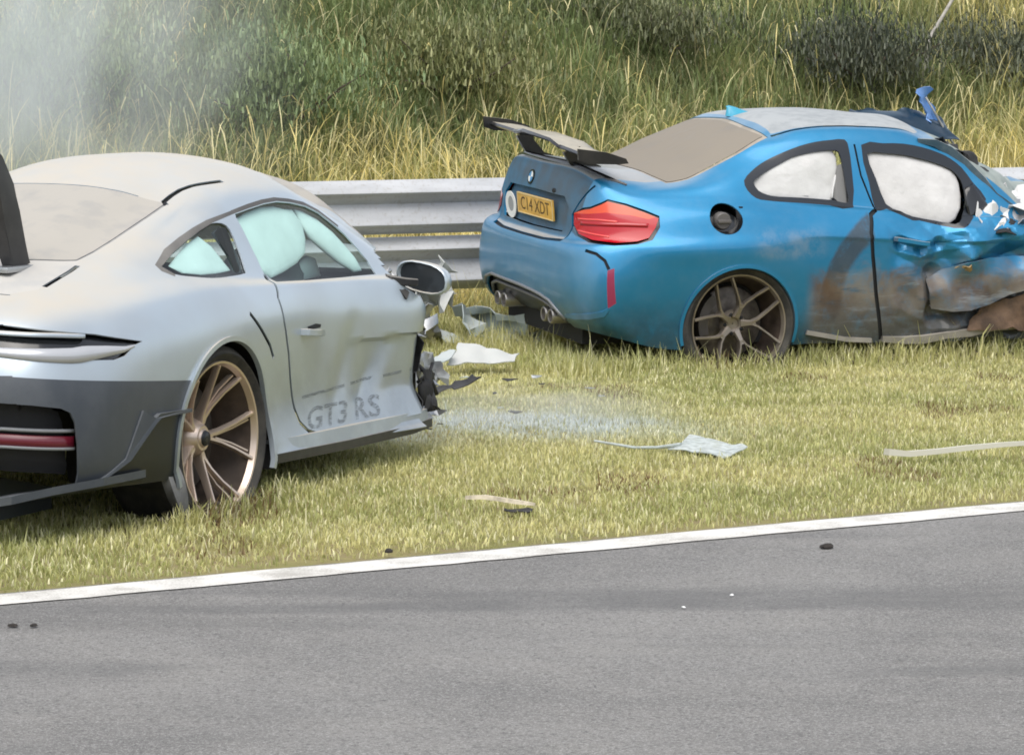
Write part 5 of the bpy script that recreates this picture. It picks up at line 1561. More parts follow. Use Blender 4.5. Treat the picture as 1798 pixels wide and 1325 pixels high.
for k in range(5):
    a = R(39) + k*2*math.pi/5
    b2 = bmesh.ops.create_cone(bm, cap_ends=True, segments=8, radius1=.011, radius2=.009, depth=.02)
    for v in b2["verts"]: v.co = Vector((v.co.x+.052*math.cos(a), v.co.z-.145+.082, v.co.y+.052*math.sin(a)))
newobj("wheel_bolt", bm, DARK, w1)["kind"] = "stuff"
w2 = w1.copy(); COL.objects.link(w2); w2.location = (0, .765, .334); w2.rotation_euler = (0, 0, math.pi)
for ch in list(w1.children):
    c = ch.copy(); COL.objects.link(c); c.parent = w2
w3 = w1.copy(); COL.objects.link(w3); w3.location = (2.62, .70, .33); w3.rotation_euler = (.1, 0, math.pi + .5)
for ch in list(w1.children):
    c = ch.copy(); COL.objects.link(c); c.parent = w3

# number plate, round letter badge, roundel, boot keyhole
def rear_frame(yc, zc, out):
    h = on_shell(B_BVH, (-1.0, yc, zc), REAR, out); return h
pl = Vector((-.832, -.045, .897)); tilt = .10
bm = bmesh.new(); M = Matrix.Rotation(-tilt, 4, 'Y')
box(bm, tuple(pl), (.010, .52, .112), M, bev=.003); fixn(bm)
YEL = simple("plate_yellow", (.72, .42, .07), .4, var=.18, vscale=14)
plate = newobj("number_plate", bm, YEL, BC, split=40)
INK = simple("plate_ink", (.10, .06, .015), .6)
me = text_mesh("C14 XDT", .108, 0, 0, 1.0)
bm = bmesh.new(); bm.from_mesh(me)
for v in bm.verts:
    q = M @ Vector((-.0062, -v.co.x*.98, v.co.y*.92-.002)); v.co = pl + q
newobj("plate_lettering", bm, INK, plate, smooth=False)
bm = bmesh.new()
for a, b, cc, dd in ((.52, .006, 0, .053), (.52, .006, 0, -.053), (.006, .112, .257, 0), (.006, .112, -.257, 0)):
    box(bm, tuple(pl + M @ Vector((-.006, cc, dd))), (.003, a, b), M)
newobj("plate_border", bm, simple("plate_border", (.80, .62, .30), .5), plate, smooth=False)
bc = Vector((-.836, .318, .872))
bm = bmesh.new()
def dshape(k, n=28):
    out = []
    for i in range(n):
        a = 2*math.pi*i/n; y = math.cos(a); z = math.sin(a)
        out.append((y*.078*k, z*.074*k))
    return out
A_ = [bm.verts.new(bc + M @ Vector((-.002, -y, z))) for y, z in dshape(1.0)]
B_ = [bm.verts.new(bc + M @ Vector((-.002, -y*.92, z)) + Vector((0, -.004, .004))) for y, z in dshape(.56)]
for k in range(28): bm.faces.new((A_[k], A_[(k+1) % 28], B_[(k+1) % 28], B_[k]))
C2 = [bm.verts.new(v.co + Vector((.004, 0, 0))) for v in A_]
for k in range(28): bm.faces.new((A_[k], C2[k], C2[(k+1) % 28], A_[(k+1) % 28]))
fixn(bm); o = newobj("round_badge", bm, simple("badge_white", (.86, .86, .84), .5), BC, smooth=False)
bm = bmesh.new()
bm.faces.new([bm.verts.new(bc + M @ Vector((-.0005, -y*1.15, z*1.12))) for y, z in dshape(.62)]); fixn(bm)
newobj("badge_centre", bm, simple("badge_grey", (.34, .35, .36), .5), o, smooth=False)
rc = on_shell(B_BVH, (-1.0, .09, 1.045), REAR, .003)
WHITE = simple("roundel_white", (.80, .83, .84), .3); RBLUE = simple("roundel_blue", (.06, .25, .50), .3)
bm = bmesh.new(); rn = B_BVH.find_nearest(rc)[1].normalized()
def disc_pt(r, a, h): 
    u = Vector((0, -1, 0)); w_ = rn.cross(u).normalized(); w_ = w_ if w_.z > 0 else -w_
    return rc + u*r*math.cos(a) + w_*r*math.sin(a) + rn*h
vs0 = [bm.verts.new(disc_pt(.041, 2*math.pi*k/24, .002)) for k in range(24)]; vs1 = [bm.verts.new(disc_pt(.041, 2*math.pi*k/24, -.004)) for k in range(24)]
bm.faces.new(vs0)
for k in range(24): bm.faces.new((vs0[k], vs1[k], vs1[(k+1) % 24], vs0[(k+1) % 24]))
fixn(bm); o = newobj("roundel", bm, GLOSSBLACK, b_boot, smooth=False)
for q in range(4):
    bm = bmesh.new()
    bm.faces.new([bm.verts.new(disc_pt(.0, 0, .0035))] + [bm.verts.new(disc_pt(.030, q*math.pi/2 + k*math.pi/16, .0035)) for k in range(9)])
    fixn(bm); oo = newobj("roundel_quadrant", bm, WHITE if q % 2 == 0 else RBLUE, b_boot, smooth=False)
bm = bmesh.new(); kc = on_shell(B_BVH, (-1.0, -.26, 1.0), REAR, -.002)
bmesh.ops.create_uvsphere(bm, u_segments=14, v_segments=8, radius=.020)
for v in bm.verts: v.co = kc + Vector((v.co.x*.3, v.co.y*1.5, v.co.z*.8))
newobj("boot_handle", bm, SEAM, b_boot)
# spoiler lip, dark
bm = bmesh.new()
LIPP = [on_shell(B_BVH, (x, y, 1.5), (0, 0, -1), -.002) for x, y in ((-.56,-.655),(-.64,-.61),(-.70,-.52),(-.728,-.35),(-.738,-.15),(-.740,0),(-.738,.15),(-.728,.35),(-.70,.52),(-.64,.61),(-.56,.655))]
sweep(bm, LIPP, [(.022, -.008), (.014, -.020), (-.004, -.022), (-.006, .03), (.006, .02)], ref=Vector((0, 0, 1)), scale=[.4, .8, 1, 1, 1, 1, 1, 1, 1, .8, .4]); fixn(bm)
newobj("boot_spoiler_lip", bm, GLOSSBLACK, b_boot, split=50)

# high rear wing: raised blade with end plates on two mounts
bm = bmesh.new()
def wing_sec(y):
    e = abs(y)/.70
    up = .020*max(0, (abs(y)-.30)/.40)**1.0*(1 if abs(y) > .3 else 0)
    z = 1.245 + up*-.2 + (.02 if abs(y) < .32 else 0)
    ch = .225 if abs(y) < .33 else .205
    x0 = -.72
    pr = [(-.5, .030), (-.44, .040), (-.2, .030), (.1, .020), (.42, .006), (.5, -.006), (.42, -.016), (.1, -.008), (-.2, .004), (-.44, .018)]
    return [Vector((x0 + a*ch, y, z + b + a*.015)) for a, b in pr]
ys_ = [-.70, -.66, -.5, -.36, -.335, -.325, -.2, 0, .2, .325, .335, .36, .5, .66, .70]
rows = [[bm.verts.new(p) for p in wing_sec(y)] for y in ys_]
for a, b in zip(rows, rows[1:]):
    for k in range(10): bm.faces.new((a[k], a[(k+1) % 10], b[(k+1) % 10], b[k]))
bm.faces.new(rows[0][::-1]); bm.faces.new(rows[-1]); fixn(bm)
def wtilt(bm, k=1.0):
    for v in bm.verts: v.co.z += k*(-.010 + .045*v.co.y)
    return bm
wtilt(bm)
bwing = newobj("rear_wing", bm, CARBON, BC, split=35)
for sgn in (-1, 1):
    bm = bmesh.new(); y = sgn*.70
    slab(bm, [(-.865,y,1.305),(-.86,y,1.245),(-.80,y,1.225),(-.63,y,1.220),(-.575,y,1.225),(-.59,y,1.25),(-.70,y,1.285)], (0, .010*sgn, 0)); fixn(bm)
    wtilt(bm); newobj("end_plate", bm, CARBON, bwing, smooth=False)
    bm = bmesh.new(); y = sgn*.345
    sweep(bm, [(-.62,y,1.09),(-.67,y,1.125),(-.735,y,1.19+.016*sgn),(-.755,y,1.245+.0157*sgn)], [(-.05, -.014), (.05, -.014), (.05, .014), (-.05, .014)], ref=Vector((1, 0, 0)), scale=[1.2, .85, .75, 1.0])
    box(bm, (-.63, y, 1.108), (.17, .06, .02), bev=.005); fixn(bm)
    newobj("wing_mount", bm, CARBON, bwing, split=40)
    bm = bmesh.new()
    bmesh.ops.create_uvsphere(bm, u_segments=10, v_segments=6, radius=.012)
    for v in bm.verts: v.co = Vector((-.70+v.co.x, y-.016*1+v.co.y*.5, 1.135+v.co.z))
    newobj("mount_bolt", bm, ALU, bwing)

# roof aerial
bm = bmesh.new(); fz = on_shell(B_BVH, (.40, 0, 2), (0, 0, -1)).z
rows = []
for x, w_, h in ((.31, .004, .036), (.33, .014, .040), (.37, .020, .030), (.41, .018, .016), (.45, .006, .004)):
    rows.append([bm.verts.new((x-.01, -w_*1.6, fz-.02)), bm.verts.new((x-.004, -w_*.6, fz+h*.7)), bm.verts.new((x-.012, 0, fz+h)), bm.verts.new((x-.004, w_*.6, fz+h*.7)), bm.verts.new((x-.01, w_*1.6, fz-.02))])
for a, b in zip(rows, rows[1:]):
    for k in range(4): bm.faces.new((a[k], a[k+1], b[k+1], b[k]))
bm.faces.new(rows[0]); bm.faces.new(rows[-1][::-1]); fixn(bm)
newobj("roof_aerial", bm, simple("aerial_blue", (.05, .36, .52), .3, coat=.4), BC)

# bumper details: trim bead round the diffuser, crease lip, tail pipes
bm = bmesh.new()
BEAD = [on_shell(B_BVH, (-1.2, y, z), REAR, .002) for y, z in ((.60,.40),(.54,.452),(.42,.478),(.2,.474),(0,.470),(-.2,.462),(-.32,.452),(-.42,.432),(-.49,.385),(-.54,.345))]
tube(bm, BEAD, .010, 8); fixn(bm); newobj("diffuser_bead", bm, simple("satin_bead", (.24, .25, .26), .35, .4), BC)
bm = bmesh.new()
BEAD = [on_shell(B_BVH, (-1.2, y, z), REAR, -.016) for y, z in ((.56,.36),(.50,.418),(.40,.440),(.2,.436),(0,.432),(-.2,.424),(-.30,.414),(-.38,.395),(-.44,.355),(-.47,.32))]
tube(bm, BEAD, .010, 8); fixn(bm); newobj("diffuser_bead", bm, simple("dull_bead", (.20, .20, .21), .4, .4), BC)
bm = bmesh.new()
LP = [on_shell(B_BVH, p, CORNER, .001) for p in ((-.85,-.56,.368),(-.83,-.66,.378),(-.79,-.77,.392),(-.75,-.845,.412),(-.735,-.865,.44))]
sweep(bm, LP, [(.020, -.002), (.006, -.028), (-.010, -.026), (-.016, .006), (.012, .012)], ref=Vector((0, 0, 1)), scale=[.5, 1, 1.1, 1, .4]); fixn(bm)
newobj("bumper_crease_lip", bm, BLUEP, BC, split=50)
for y in (-.30, -.40, .30, .40):
    bm = bmesh.new()
    lathe(bm, [(.030, .0), (.036, -.004), (.040, .004), (.040, .16)], 24)
    lathe(bm, [(.034, .0), (.032, .10), (.001, .10)], 24)
    M_ = Matrix.Rotation(math.pi/2*-1, 4, 'Z')
    for v in bm.verts: v.co = Vector((-.875 + v.co.y, y + v.co.x, .345 + v.co.z))
    fixn(bm); newobj("tail_pipe", bm, simple("pipe_metal", (.40, .38, .36), .3, .8) if y == -.30 else bpy.data.materials["pipe_metal"], BC)
bm = bmesh.new(); box(bm, (-.45, 0, .26), (.6, 1.1, .10)); box(bm, (.9, 0, .26), (1.9, 1.5, .08)); box(bm, (-.30, 0, .62), (.06, 1.2, .6)); box(bm, (1.72, 0, .58), (.06, 1.45, .55))
newobj("cabin_tub", bm, DARK, BC, smooth=False)
for y in (-.4, .4):
  bm = bmesh.new(); pillow(bm, [(1.0,y,.5),(.80,y,.62),(.72,y,.9),(.70,y,1.08),(.78,y,1.10),(.86,y,.9),(1.0,y,.66),(1.3,y,.60),(1.3,y,.5)], RIGHT, .22)
  newobj("seat", bm, SEATM, BC)

# airbags pressed against the side openings
BAGW = simple("airbag_white", (.60, .59, .58), .9, var=.10, vscale=5, bump=1.0, bscale=9)
def bag(outline, off, t_, drop=None):
    bm = bmesh.new(); pillow(bm, [(p[0], p[1]+off, p[2]) for p in outline], RIGHT, t_, lev=(1, .98, .92, .8, .6, .35)); return newobj("curtain_airbag", bm, BAGW, BC)
bag([(.135,-.71,1.078),(.181,-.70,1.11),(.261,-.675,1.148),(.338,-.655,1.18),(.405,-.642,1.207),(.499,-.636,1.227),(.585,-.632,1.238),(.650,-.632,1.238),(.672,-.65,1.19),(.668,-.672,1.14),(.640,-.70,1.06),(.615,-.735,.995),(.600,-.755,.965),(.404,-.765,.985),(.268,-.765,.993),(.206,-.762,1.005),(.152,-.75,1.03)], .020, .016)
bag([(.842,-.64,1.22),(.959,-.635,1.222),(1.070,-.635,1.212),(1.166,-.638,1.192),(1.245,-.642,1.172),(1.319,-.65,1.146),(1.372,-.66,1.118),(1.395,-.676,1.081),(1.404,-.692,1.047),(1.402,-.728,.977),(1.385,-.759,.917),(1.335,-.80,.86),(1.285,-.82,.835),(1.192,-.81,.845),(1.06,-.80,.87),(.985,-.785,.90),(.905,-.755,.94),(.868,-.70,1.084)], .026, .030)
bm = bmesh.new(); slab(bm, [(.668,-.655,1.15),(.620,-.72,.985),(.640,-.735,.965),(.690,-.74,.955),(.700,-.70,1.05),(.695,-.66,1.16)], (0, .006, 0)); fixn(bm)
newobj("belt_pillar_trim", bm, simple("pillar_grey", (.19, .185, .18), .8), BC, smooth=False)
# folds where the bags bunch up
bm = bmesh.new()
for (pts, r) in (([(.60,-.742,.985),(.625,-.70,1.03),(.655,-.668,1.10)], .006), ([(.16,-.715,1.02),(.30,-.74,1.003),(.46,-.738,.998)], .005)):
    tube(bm, pts, r, 6)
newobj("airbag_seam", bm, BAGW, BC)

# door: handle, bent out flap of skin, gouged lower edge
bm = bmesh.new()
hp = [on_shell(B_BVH, (x, -1, z), RIGHT, .006) for x, z in ((.915, .772), (.97, .765), (1.05, .752), (1.11, .745))]
sweep(bm, [hp[0], hp[0]+Vector((.01, -.02, 0)), hp[1]+Vector((0, -.026, 0)), hp[2]+Vector((0, -.026, 0)), hp[3]+Vector((-.01, -.02, 0)), hp[3]], [(-.012, -.006), (-.008, -.009), (.008, -.009), (.012, -.006), (.010, .008), (-.010, .008)], ref=Vector((0, 0, 1))); fixn(bm)
newobj("door_handle", bm, BLUEDARK, b_door, split=40)
BROWN = simple("bared_rusty_steel", (.115, .070, .042), .75, var=.45, vscale=9, bump=.4, bscale=40)
def off(x, z, o): return on_shell(B_BVH, (x, -1.1, z), RIGHT, o)
bm = bmesh.new()
fl_t = [off(1.14,.545,.004), off(1.22,.60,.010), off(1.34,.64,.016), off(1.5,.66,.020), off(1.66,.66,.022), off(1.84,.66,.022)]
fl_m = [off(1.15,.46,.03), off(1.24,.50,.05), off(1.36,.53,.055), off(1.5,.555,.055), off(1.66,.575,.055), off(1.84,.59,.05)]
fl_b = [off(1.165,.385,.055), off(1.27,.372,.085), off(1.385,.375,.095), off(1.50,.405,.095), off(1.63,.452,.09), off(1.84,.51,.08)]
fl_u = [p + Vector((.01, .045, .012)) for p in fl_b]
rows = [[bm.verts.new(p) for p in r_] for r_ in (fl_t, fl_m, fl_b, fl_u)]
fs = []
for a, b in zip(rows, rows[1:]):
    for k in range(5): fs.append(bm.faces.new((a[k], a[k+1], b[k+1], b[k])))
bmesh.ops.subdivide_edges(bm, edges=bm.edges, cuts=3, use_grid_fill=True)
for v in bm.verts:
    if abs(mnoise.noise(v.co*5)) >= 0: v.co.y += -.016*abs(mnoise.noise(v.co*7)) + .008*mnoise.noise(v.co*19)
fixn(bm); 
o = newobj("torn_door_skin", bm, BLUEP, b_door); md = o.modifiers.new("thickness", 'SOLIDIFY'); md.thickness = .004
md = o.modifiers.new("edge", 'EDGE_SPLIT'); md.split_angle = R(40)
bm = bmesh.new(); sheet(bm, [off(1.36,.255,.03), off(1.90,.275,.07), off(1.90,.50,.10), off(1.46,.385,.05)], 12, 6, .02, 6, 21, ragged=.03)
newobj("bared_sill", bm, BROWN, BC, split=30)
bm = bmesh.new(); sheet(bm, [off(1.18,.44,.012), off(1.38,.46,.014), off(1.36,.64,.012), off(1.20,.58,.01)], 8, 8, .015, 8, 31, ragged=.03)
newobj("bared_patch", bm, simple("bared_primer", (.36, .25, .12), .7, var=.4, vscale=12, bump=.3), b_door, split=30)
bm = bmesh.new()
sp = [off(.87,.232,.0), off(1.0,.222,.01), off(1.12,.222,.016), off(1.25,.242,.02), off(1.4,.250,.03), off(1.55,.268,.035), off(1.75,.285,.04), off(1.95,.30,.04)]
sweep(bm, sp, [(.018, -.008), (.004, -.022), (-.018, -.014), (-.022, .012), (.016, .014)], ref=Vector((0, 0, 1)), scale=[.8, 1, 1.15, .9, 1.1, .8, 1.1, 1]); fixn(bm)
newobj("bent_sill_edge", bm, dusty("scraped_sill", (.30, .28, .25), (.42, .38, .32), metal=.4, rough=.5, lo=.0, amount=.5, film=.4), BC, split=50)
bm = bmesh.new()
sp = [off(.40,.285,.002), off(.52,.262,.006), off(.64,.238,.008), off(.80,.225,.006)]
sweep(bm, sp, [(.012, -.004), (.0, -.014), (-.014, -.006), (-.012, .012), (.012, .010)], ref=Vector((0, 0, 1))); fixn(bm)
newobj("bent_sill_edge", bm, bpy.data.materials["scraped_sill"], BC, split=50)

# mirror stump, airbag shreds and dashboard wreckage in front of the door glass
bm = bmesh.new(); pillow(bm, [(1.40,-.735,1.02),(1.46,-.72,1.05),(1.52,-.735,.975),(1.545,-.76,.93),(1.44,-.79,.87),(1.40,-.79,.86)], RIGHT, .02)
newobj("mirror_corner", bm, GLOSSBLACK, BC)
for q, (c4, amp, sd, mt, nm) in enumerate((
    ([(1.44,-.87,.825),(1.62,-.88,.815),(1.64,-.74,.93),(1.46,-.75,.93)], .06, 41, AIRBAG, "airbag_shred"),
    ([(1.60,-.86,.82),(1.82,-.86,.81),(1.80,-.66,.93),(1.62,-.70,.93)], .06, 42, ALU, "bent_alloy_scrap"),
    ([(1.44,-.90,.795),(1.95,-.90,.775),(1.95,-.80,.83),(1.46,-.82,.84)], .04, 43, DARK, "torn_plastic_scrap"),
    ([(1.66,-.76,.90),(2.0,-.74,.88),(2.0,-.5,.98),(1.70,-.58,1.0)], .07, 44, AIRBAG, "airbag_shred"),
    ([(1.58,-.66,.93),(1.78,-.68,.84),(1.80,-.64,.87),(1.60,-.62,.97)], .03, 45, CHROME, "bent_alloy_scrap"),
    ([(1.85,-.82,.74),(2.1,-.84,.72),(2.1,-.7,.82),(1.88,-.7,.84)], .05, 46, AIRBAG, "airbag_shred"))):
    bm = bmesh.new(); sheet(bm, c4, 8, 6, amp, 9, sd, ragged=.05, fold=.015)
    newobj(nm, bm, mt, BC, split=30)
# A pillar crumpled, with its black inner strip
bm = bmesh.new()
ap = [(1.18,-.585,1.278),(1.28,-.59,1.26),(1.37,-.60,1.215),(1.46,-.63,1.145),(1.54,-.665,1.06),(1.62,-.70,.98),(1.72,-.73,.91),(1.86,-.75,.86)]
ap = [Vector(p) + mnoise.noise_vector(Vector(p)*6)*.018 for p in ap]
sweep(bm, ap, [(.026, -.014), (.0, -.026), (-.026, -.014), (-.022, .014), (.022, .014)], ref=Vector((0, 0, 1)), scale=[.5, .9, 1.15, 1.0, 1.3, 1.1, .9, .8]); fixn(bm)
newobj("bent_windscreen_pillar", bm, dusty("pillar_scraped", (.03, .07, .10), (.45, .47, .45), rough=.45, lo=.2, amount=.6, film=.15), BC, split=45)
bm = bmesh.new()
sheet(bm, [(1.32,-.52,1.285),(1.44,-.60,1.195),(1.60,-.62,1.09),(1.46,-.45,1.26)], 8, 6, .05, 9, 51, ragged=.03)
newobj("torn_headlining", bm, PLASTIC, BC, split=30)

# bonnet torn back over the far side of the roof, and a shard standing on it
HOODM = dusty("bonnet_blue", (.006, .030, .058), (.10, .16, .22), metal=.3, rough=.3, lo=.8, amount=.25, film=.03, coat=.5)
bm = bmesh.new()
sheet(bm, [(1.06,-.03,1.31),(1.74,-.03,1.215),(1.71,.14,1.335),(1.10,.12,1.365)], 18, 8, .045, 3.2, 61, ragged=.035, fold=.022)
newobj("folded_bonnet", bm, HOODM, BC, split=35)
bm = bmesh.new()
sheet(bm, [(1.62,.05,1.27),(1.71,.10,1.25),(1.60,.12,1.50),(1.52,.06,1.495)], 5, 9, .03, 9, 62, ragged=.035)
newobj("bonnet_shard", bm, dusty("shard_blue", (.10, .26, .60), (.50, .58, .70), metal=.4, rough=.3, lo=.3, amount=.5, film=.2), BC, split=35)
bm = bmesh.new()
tube(bm, [(1.58,.08,1.46),(1.65,.08,1.36),(1.72,.06,1.24),(1.78,.0,1.14)], .006, 6)
newobj("bent_rod", bm, dusty("rod", (.30, .30, .28), (.5, .48, .44), rough=.6), BC)
bm = bmesh.new()
sheet(bm, [(2.0,-.78,.70),(2.9,-.5,.60),(2.8,.6,.70),(2.1,.7,.86)], 16, 12, .16, 3, 63, ragged=.08, fold=.03)
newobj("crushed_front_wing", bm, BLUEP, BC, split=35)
# ================================================================ wreckage lying about
def scrap(name, label, cat, loc, rotz, bm, mat_, split=35, group=None, smooth=True):
    o = newobj(name, bm, mat_, None, smooth, split)
    o.location = loc; o.rotation_euler = (0, 0, rotz)
    return tag(o, label, cat, group)
PALE = dusty("pale_bumper_skin", (.36, .42, .42), (.48, .51, .50), rough=.4, lo=.2, amount=.6, film=.25)
WHITEP = dusty("white_body_plastic", (.46, .48, .47), (.58, .58, .55), rough=.45, lo=.3, amount=.5, film=.15)
YELST = dusty("cream_plastic", (.60, .58, .49), (.68, .67, .60), rough=.5, lo=.3, amount=.5, film=.2)

# pale bumper skin: a thin tail running into a torn, half see-through sheet
TRANSL = dusty("torn_translucent_skin", (.46, .52, .51), (.56, .59, .58), rough=.35, lo=.2, amount=.4, film=.2)
tn = TRANSL.node_tree; pb = tn.nodes["Principled BSDF"]; nz = tn.nodes.new("ShaderNodeTexNoise"); nz.inputs["Scale"].default_value = 9; nz.inputs["Detail"].default_value = 4
rp = tn.nodes.new("ShaderNodeMapRange"); rp.inputs[1].default_value = .35; rp.inputs[2].default_value = .6; rp.inputs[3].default_value = .55; rp.inputs[4].default_value = .95
tn.links.new(nz.outputs[0], rp.inputs[0]); tn.links.new(rp.outputs[0], pb.inputs["Alpha"])
bt_ = thing("bumper_fragment", "pale see-through bumper skin with a thin tail, lying torn in the middle of the verge", "car debris", (.69, 14.24, .02), -.30)
bm = bmesh.new()
pts = [(-.36,.02,.030),(-.28,.01,.020),(-.18,-.005,.012),(-.08,-.01,.014),(.02,0,.03)]
sweep(bm, pts, [(-.35, -.5), (.35, -.5), (.5, .1), (.18, .5), (-.18, .5), (-.5, .1)], ref=Vector((0, 0, 1)), scale=[(.010, .016), (.012, .020), (.012, .022), (.014, .03), (.02, .05)])
for v in bm.verts: v.co += mnoise.noise_vector(v.co*14)*.006
fixn(bm); newobj("torn_tail", bm, TRANSL, bt_, split=35)
bm = bmesh.new(); sheet(bm, [(-.03,-.03,.015),(.24,-.12,.0),(.30,.03,.022),(.04,.11,.060)], 16, 10, .014, 4, 91, .004, ragged=.014, fold=.010)
newobj("torn_skin", bm, TRANSL, bt_, split=28)

# long thin strip further right
bm = bmesh.new()
pts = [(-.32,.0,.028),(-.22,.004,.016),(-.10,.0,.022),(.05,.005,.032),(.2,.0,.04),(.35,.012,.042),(.44,.01,.03)]
sweep(bm, pts, [(-.010, -.02), (.010, -.018), (.013, .018), (-.008, .02)], ref=Vector((0, 0, 1)), scale=[1.3, 1.1, 1, 1, .9, .8, .5]); fixn(bm)
scrap("trim_strip", "long thin cream trim strip on the grass at the right edge", "car debris", (1.84, 14.00, .03), .30, bm, YELST)
bm = bmesh.new()
pts = [(-.13,.0,.030),(-.06,.004,.034),(.0,.0,.028),(.07,-.006,.020),(.135,-.008,.014)]
sweep(bm, pts, [(-.007, -.014), (.007, -.012), (.009, .012), (-.006, .014)], ref=Vector((0, 0, 1)), scale=[.9, 1.1, 1, 1, .6]); fixn(bm)
scrap("wood_lath", "short pale brown stick on the grass near the white line", "stick", (-.045, 12.53, .022), -.22, bm, simple("lath", (.60, .53, .41), .8, var=.3, vscale=30))
bm = bmesh.new(); sheet(bm, [(-.05,-.02,.006),(.05,-.025,.008),(.06,.02,.012),(-.04,.02,.008)], 6, 4, .010, 18, 71, .004, ragged=.008)  # dark sheet laid down as the stick's shadow
scrap("stick_shadow", "thin black sheet standing for the shadow under the pale brown stick", "debris", (.02, 12.47, .012), .1, bm, PLASTIC)
# wreckage between the two cars
wf = thing("wing_panel_fragment", "bright white crumpled body panel lying in the gap between the two cars", "car debris", (-.19, 17.75, .03), -.1)
bm = bmesh.new(); sheet(bm, [(-.13,-.16,.03),(.19,.02,.03),(.22,.12,.055),(-.10,.10,.125)], 16, 9, .010, 4, 93, .005, ragged=.016, fold=.012)
newobj("panel_skin", bm, WHITEP, wf, split=28)
bm = bmesh.new(); sheet(bm, [(-.24,-.46,.03),(-.19,-.48,.03),(-.09,-.10,.09),(-.15,-.08,.10)], 5, 10, .010, 6, 94, .005, ragged=.02)
newobj("panel_flange", bm, PALE, wf, split=28)
bm = bmesh.new(); sheet(bm, [(-.16,-.14,0),(.12,-.05,.02),(.10,.10,.10),(-.14,.02,.12)], 9, 7, .06, 8, 73, .005, ragged=.05, fold=.02)
scrap("mangled_plastic", "grey black mangled plastic against the torn door of the silver car", "car debris", (-.44, 16.75, .05), .3, bm, simple("mangled_grey", (.16, .17, .17), .6, var=.6, vscale=12))
bm = bmesh.new(); sheet(bm, [(-.13,-.05,0),(.13,0,.06),(.12,.05,.075),(-.12,0,.02)], 8, 4, .02, 10, 74, .005, ragged=.02)
scrap("black_shard", "pointed black plastic shard below the bright white panel", "car debris", (-.27, 16.35, .05), .3, bm, PLASTIC)
for k, (x, y, z, s, sd, mt, nm, lb) in enumerate((
    (-.50, 18.75, .20, .19, 81, ALU, "alloy_wreckage", "shiny crumpled alloy wreckage just right of the door mirror"),
    (-.38, 19.05, .30, .21, 82, WHITEP, "panel_wreckage", "white crumpled panel heap under the left rear corner of the blue car"),
    (-.14, 19.0, .14, .30, 83, PALE, "bumper_skin_wreckage", "pale flattened bumper skin beneath the tail pipes of the blue car"))):
    bm = bmesh.new()
    rs = random.Random(sd)
    for q in range(4):
        c = Vector((rs.uniform(-.6, .6)*s, rs.uniform(-.5, .5)*s, rs.uniform(-.5, .5)*s))
        u = Vector((rs.uniform(-1, 1), rs.uniform(-1, 1), rs.uniform(-.7, .7))).normalized()*s*rs.uniform(.5, 1); w_ = u.cross(Vector((rs.uniform(-1, 1), rs.uniform(-1, 1), rs.uniform(-1, 1)))).normalized()*s*rs.uniform(.25, .5)
        sheet(bm, [c-u-w_, c+u-w_*.6, c+u*.8+w_, c-u*.9+w_*.7], 7, 5, s*.28, 9, sd+q, .005, ragged=.03, fold=.012)
    tag(scrap(nm, lb, "car debris", (x, y, z), 0, bm, mt), kind=None)
# small bits on the asphalt
def pebble(name, label, cat, loc, s, mt, sd):
    bm = bmesh.new(); bmesh.ops.create_icosphere(bm, subdivisions=2, radius=1)
    for v in bm.verts:
        k = 1 + .35*mnoise.noise(v.co*1.6 + Vector((sd, 0, 0)))
        v.co = Vector((v.co.x*s[0]*k, v.co.y*s[1]*k, max(-.2, v.co.z)*s[2]*k))
    return scrap(name, label, cat, loc, sd, bm, mt)
CLOD = simple("dark_clod", (.035, .030, .026), .9, var=.3, vscale=40)
pebble("rubber_lump", "black rubber lump on the asphalt on the right, just below the white line", "debris", (1.085, 11.66, .002), (.026, .018, .014), CLOD, .4)
pebble("rubber_crumb", "leftmost black crumb on the asphalt at the left edge", "debris", (-1.49, 10.08, .002), (.012, .016, .008), CLOD, 1.4)
pebble("rubber_crumb", "black crumb on the asphalt, a little right of the leftmost one", "debris", (-1.428, 10.08, .002), (.010, .014, .007), CLOD, 2.4)
pebble("soil_clod", "dark soil clod at the grass edge above the white line", "debris", (-.418, 11.50, .010), (.016, .014, .012), CLOD, 3.1)
WCH = simple("white_chip", (.8, .8, .78), .5)
pebble("paint_chip", "white chip on the asphalt nearest the middle, the right one of two", "debris", (.693, 10.646, .001), (.007, .006, .005), WCH, .7)
pebble("paint_chip", "white chip on the asphalt, the left one of two", "debris", (.529, 10.419, .001), (.010, .006, .004), WCH, 1.9)
# churned soil clods along the sill of the blue car and behind the silver wheel
bm = bmesh.new(); rs = random.Random(5)
M_b = pose_matrix(BLUE_POSE); M_s = pose_matrix(SILVER_POSE)
def clod(M, x, y, s):
    p = M @ Vector((x, y, 0)); p.z = rs.uniform(.0, .03)
    g = bmesh.ops.create_icosphere(bm, subdivisions=1, radius=1)
    for v in g["verts"]:
        k = 1 + .5*mnoise.noise(v.co*2 + Vector((s*300, x*7, 0)))
        v.co = p + Vector((v.co.x*s, v.co.y*s, v.co.z*s*.7))*k
for _ in range(210):
    clod(M_b, rs.uniform(.36, 2.1), -.86 + rs.gauss(0, .07), rs.uniform(.008, .034))
for _ in range(60):
    clod(M_s, rs.uniform(-.45, .55), -.93 + rs.gauss(0, .05), rs.uniform(.006, .022))
tag(newobj("soil_clods", bm, simple("churned_soil", (.085, .070, .052), .95, var=.5, vscale=25), None), kind='stuff')

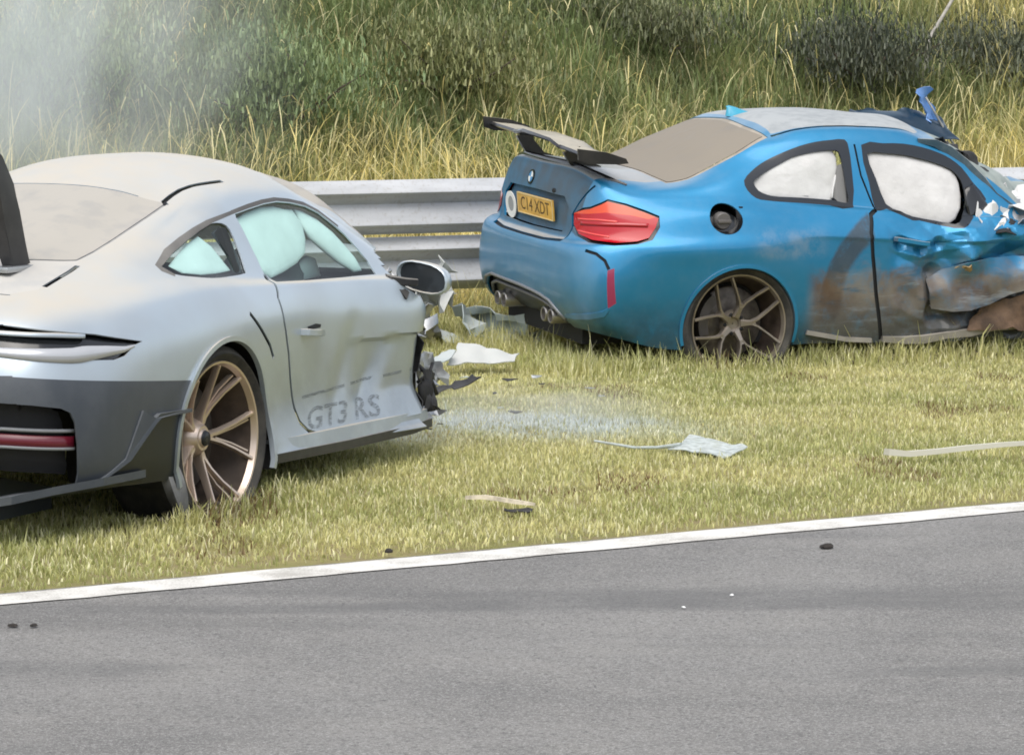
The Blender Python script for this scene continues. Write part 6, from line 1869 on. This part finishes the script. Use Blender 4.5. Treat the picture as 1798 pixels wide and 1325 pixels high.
# ================================================================ smoke and powder in the air
def puff(name, label, c, r, dens, seed, col=(.90, .93, .96), thr=(.36, .66), nscale=1.6, power=1.0, rot=0.0, stretch=(1, 1, 1)):
    bm = bmesh.new(); bmesh.ops.create_icosphere(bm, subdivisions=3, radius=1.0)
    o = newobj(name, bm, [], None)
    o.location = c; o.scale = r; o.rotation_euler = (0, rot, 0)
    t = NT(name)
    t.n.remove(t.b)
    pv = t.n.new("ShaderNodeVolumePrincipled"); pv.inputs["Color"].default_value = (*col, 1); pv.inputs["Anisotropy"].default_value = .1
    v = t.n.new("ShaderNodeVectorMath"); v.operation = 'LENGTH'; t.l.new(t.coord(), v.inputs[0])
    fall = t.ramp(v.outputs["Value"], 1.0, .15)
    mp = t.n.new("ShaderNodeMapping"); mp.inputs["Location"].default_value = (seed*1.7, seed*.9, seed); mp.inputs["Scale"].default_value = stretch
    t.l.new(t.coord(), mp.inputs[0])
    n = t.noise(nscale, 4, .6, vec=mp.outputs[0], dist=.8)
    d = t.math('MULTIPLY', t.math('MULTIPLY', fall, t.ramp(n, thr[0], thr[1])), dens)
    t.l.new(d, pv.inputs["Density"]); t.l.new(pv.outputs[0], t.out.inputs["Volume"])
    o.data.materials.append(t.m)
    tag(o, kind='stuff')
    return o
puff("smoke", "", (-2.6, 17.6, 1.7), (1.75, 1.5, 1.75), 1.15, 2.0, col=(.90, .945, .97), rot=.35, thr=(.36, .66), nscale=2.4, stretch=(1.3, 1.3, .6))
puff("powder_cloud", "", (.10, 15.35, .07), (.85, .50, .16), 1.3, 5.0, nscale=2.2, thr=(.30, .62))

# small shards scattered over the grass and by the torn silver front
rs = random.Random(44)
SH = {"silver": simple("shard_silver", (.45, .47, .48), .4, .4), "black": PLASTIC, "clear": TRANSL}
def shard_bm(sd, s):
    bm = bmesh.new(); r2 = random.Random(sd); n = r2.randint(4, 6)
    pts = [(math.cos(2*math.pi*k/n+r2.uniform(-.4, .4))*s*r2.uniform(.5, 1.1), math.sin(2*math.pi*k/n+r2.uniform(-.4, .4))*s*r2.uniform(.3, .8), r2.uniform(0, .35)*s) for k in range(n)]
    slab(bm, pts, (0, 0, .004)); return fixn(bm)
for k in range(16):
    x = rs.gauss(-.12, .38); y = rs.gauss(16.3, .95)
    if y < 14.6 or (x < -.75): x, y = -.35 + abs(x)*.5, 16.0 + rs.random()*2
    kind = rs.choice(("silver", "black", "black", "clear"))
    scrap("car_shard", {"silver": "small silver shard lying in the grass between the two cars", "black": "small black plastic shard lying in the grass between the two cars", "clear": "small pale see-through shard lying in the grass between the two cars"}[kind],
          "car debris", (x, y, .022 + rs.random()*.02), rs.random()*6.28, shard_bm(100+k, rs.uniform(.015, .045)), SH[kind], group={"silver": "silver shards between the cars", "black": "black shards between the cars", "clear": "pale shards between the cars"}[kind], smooth=False)
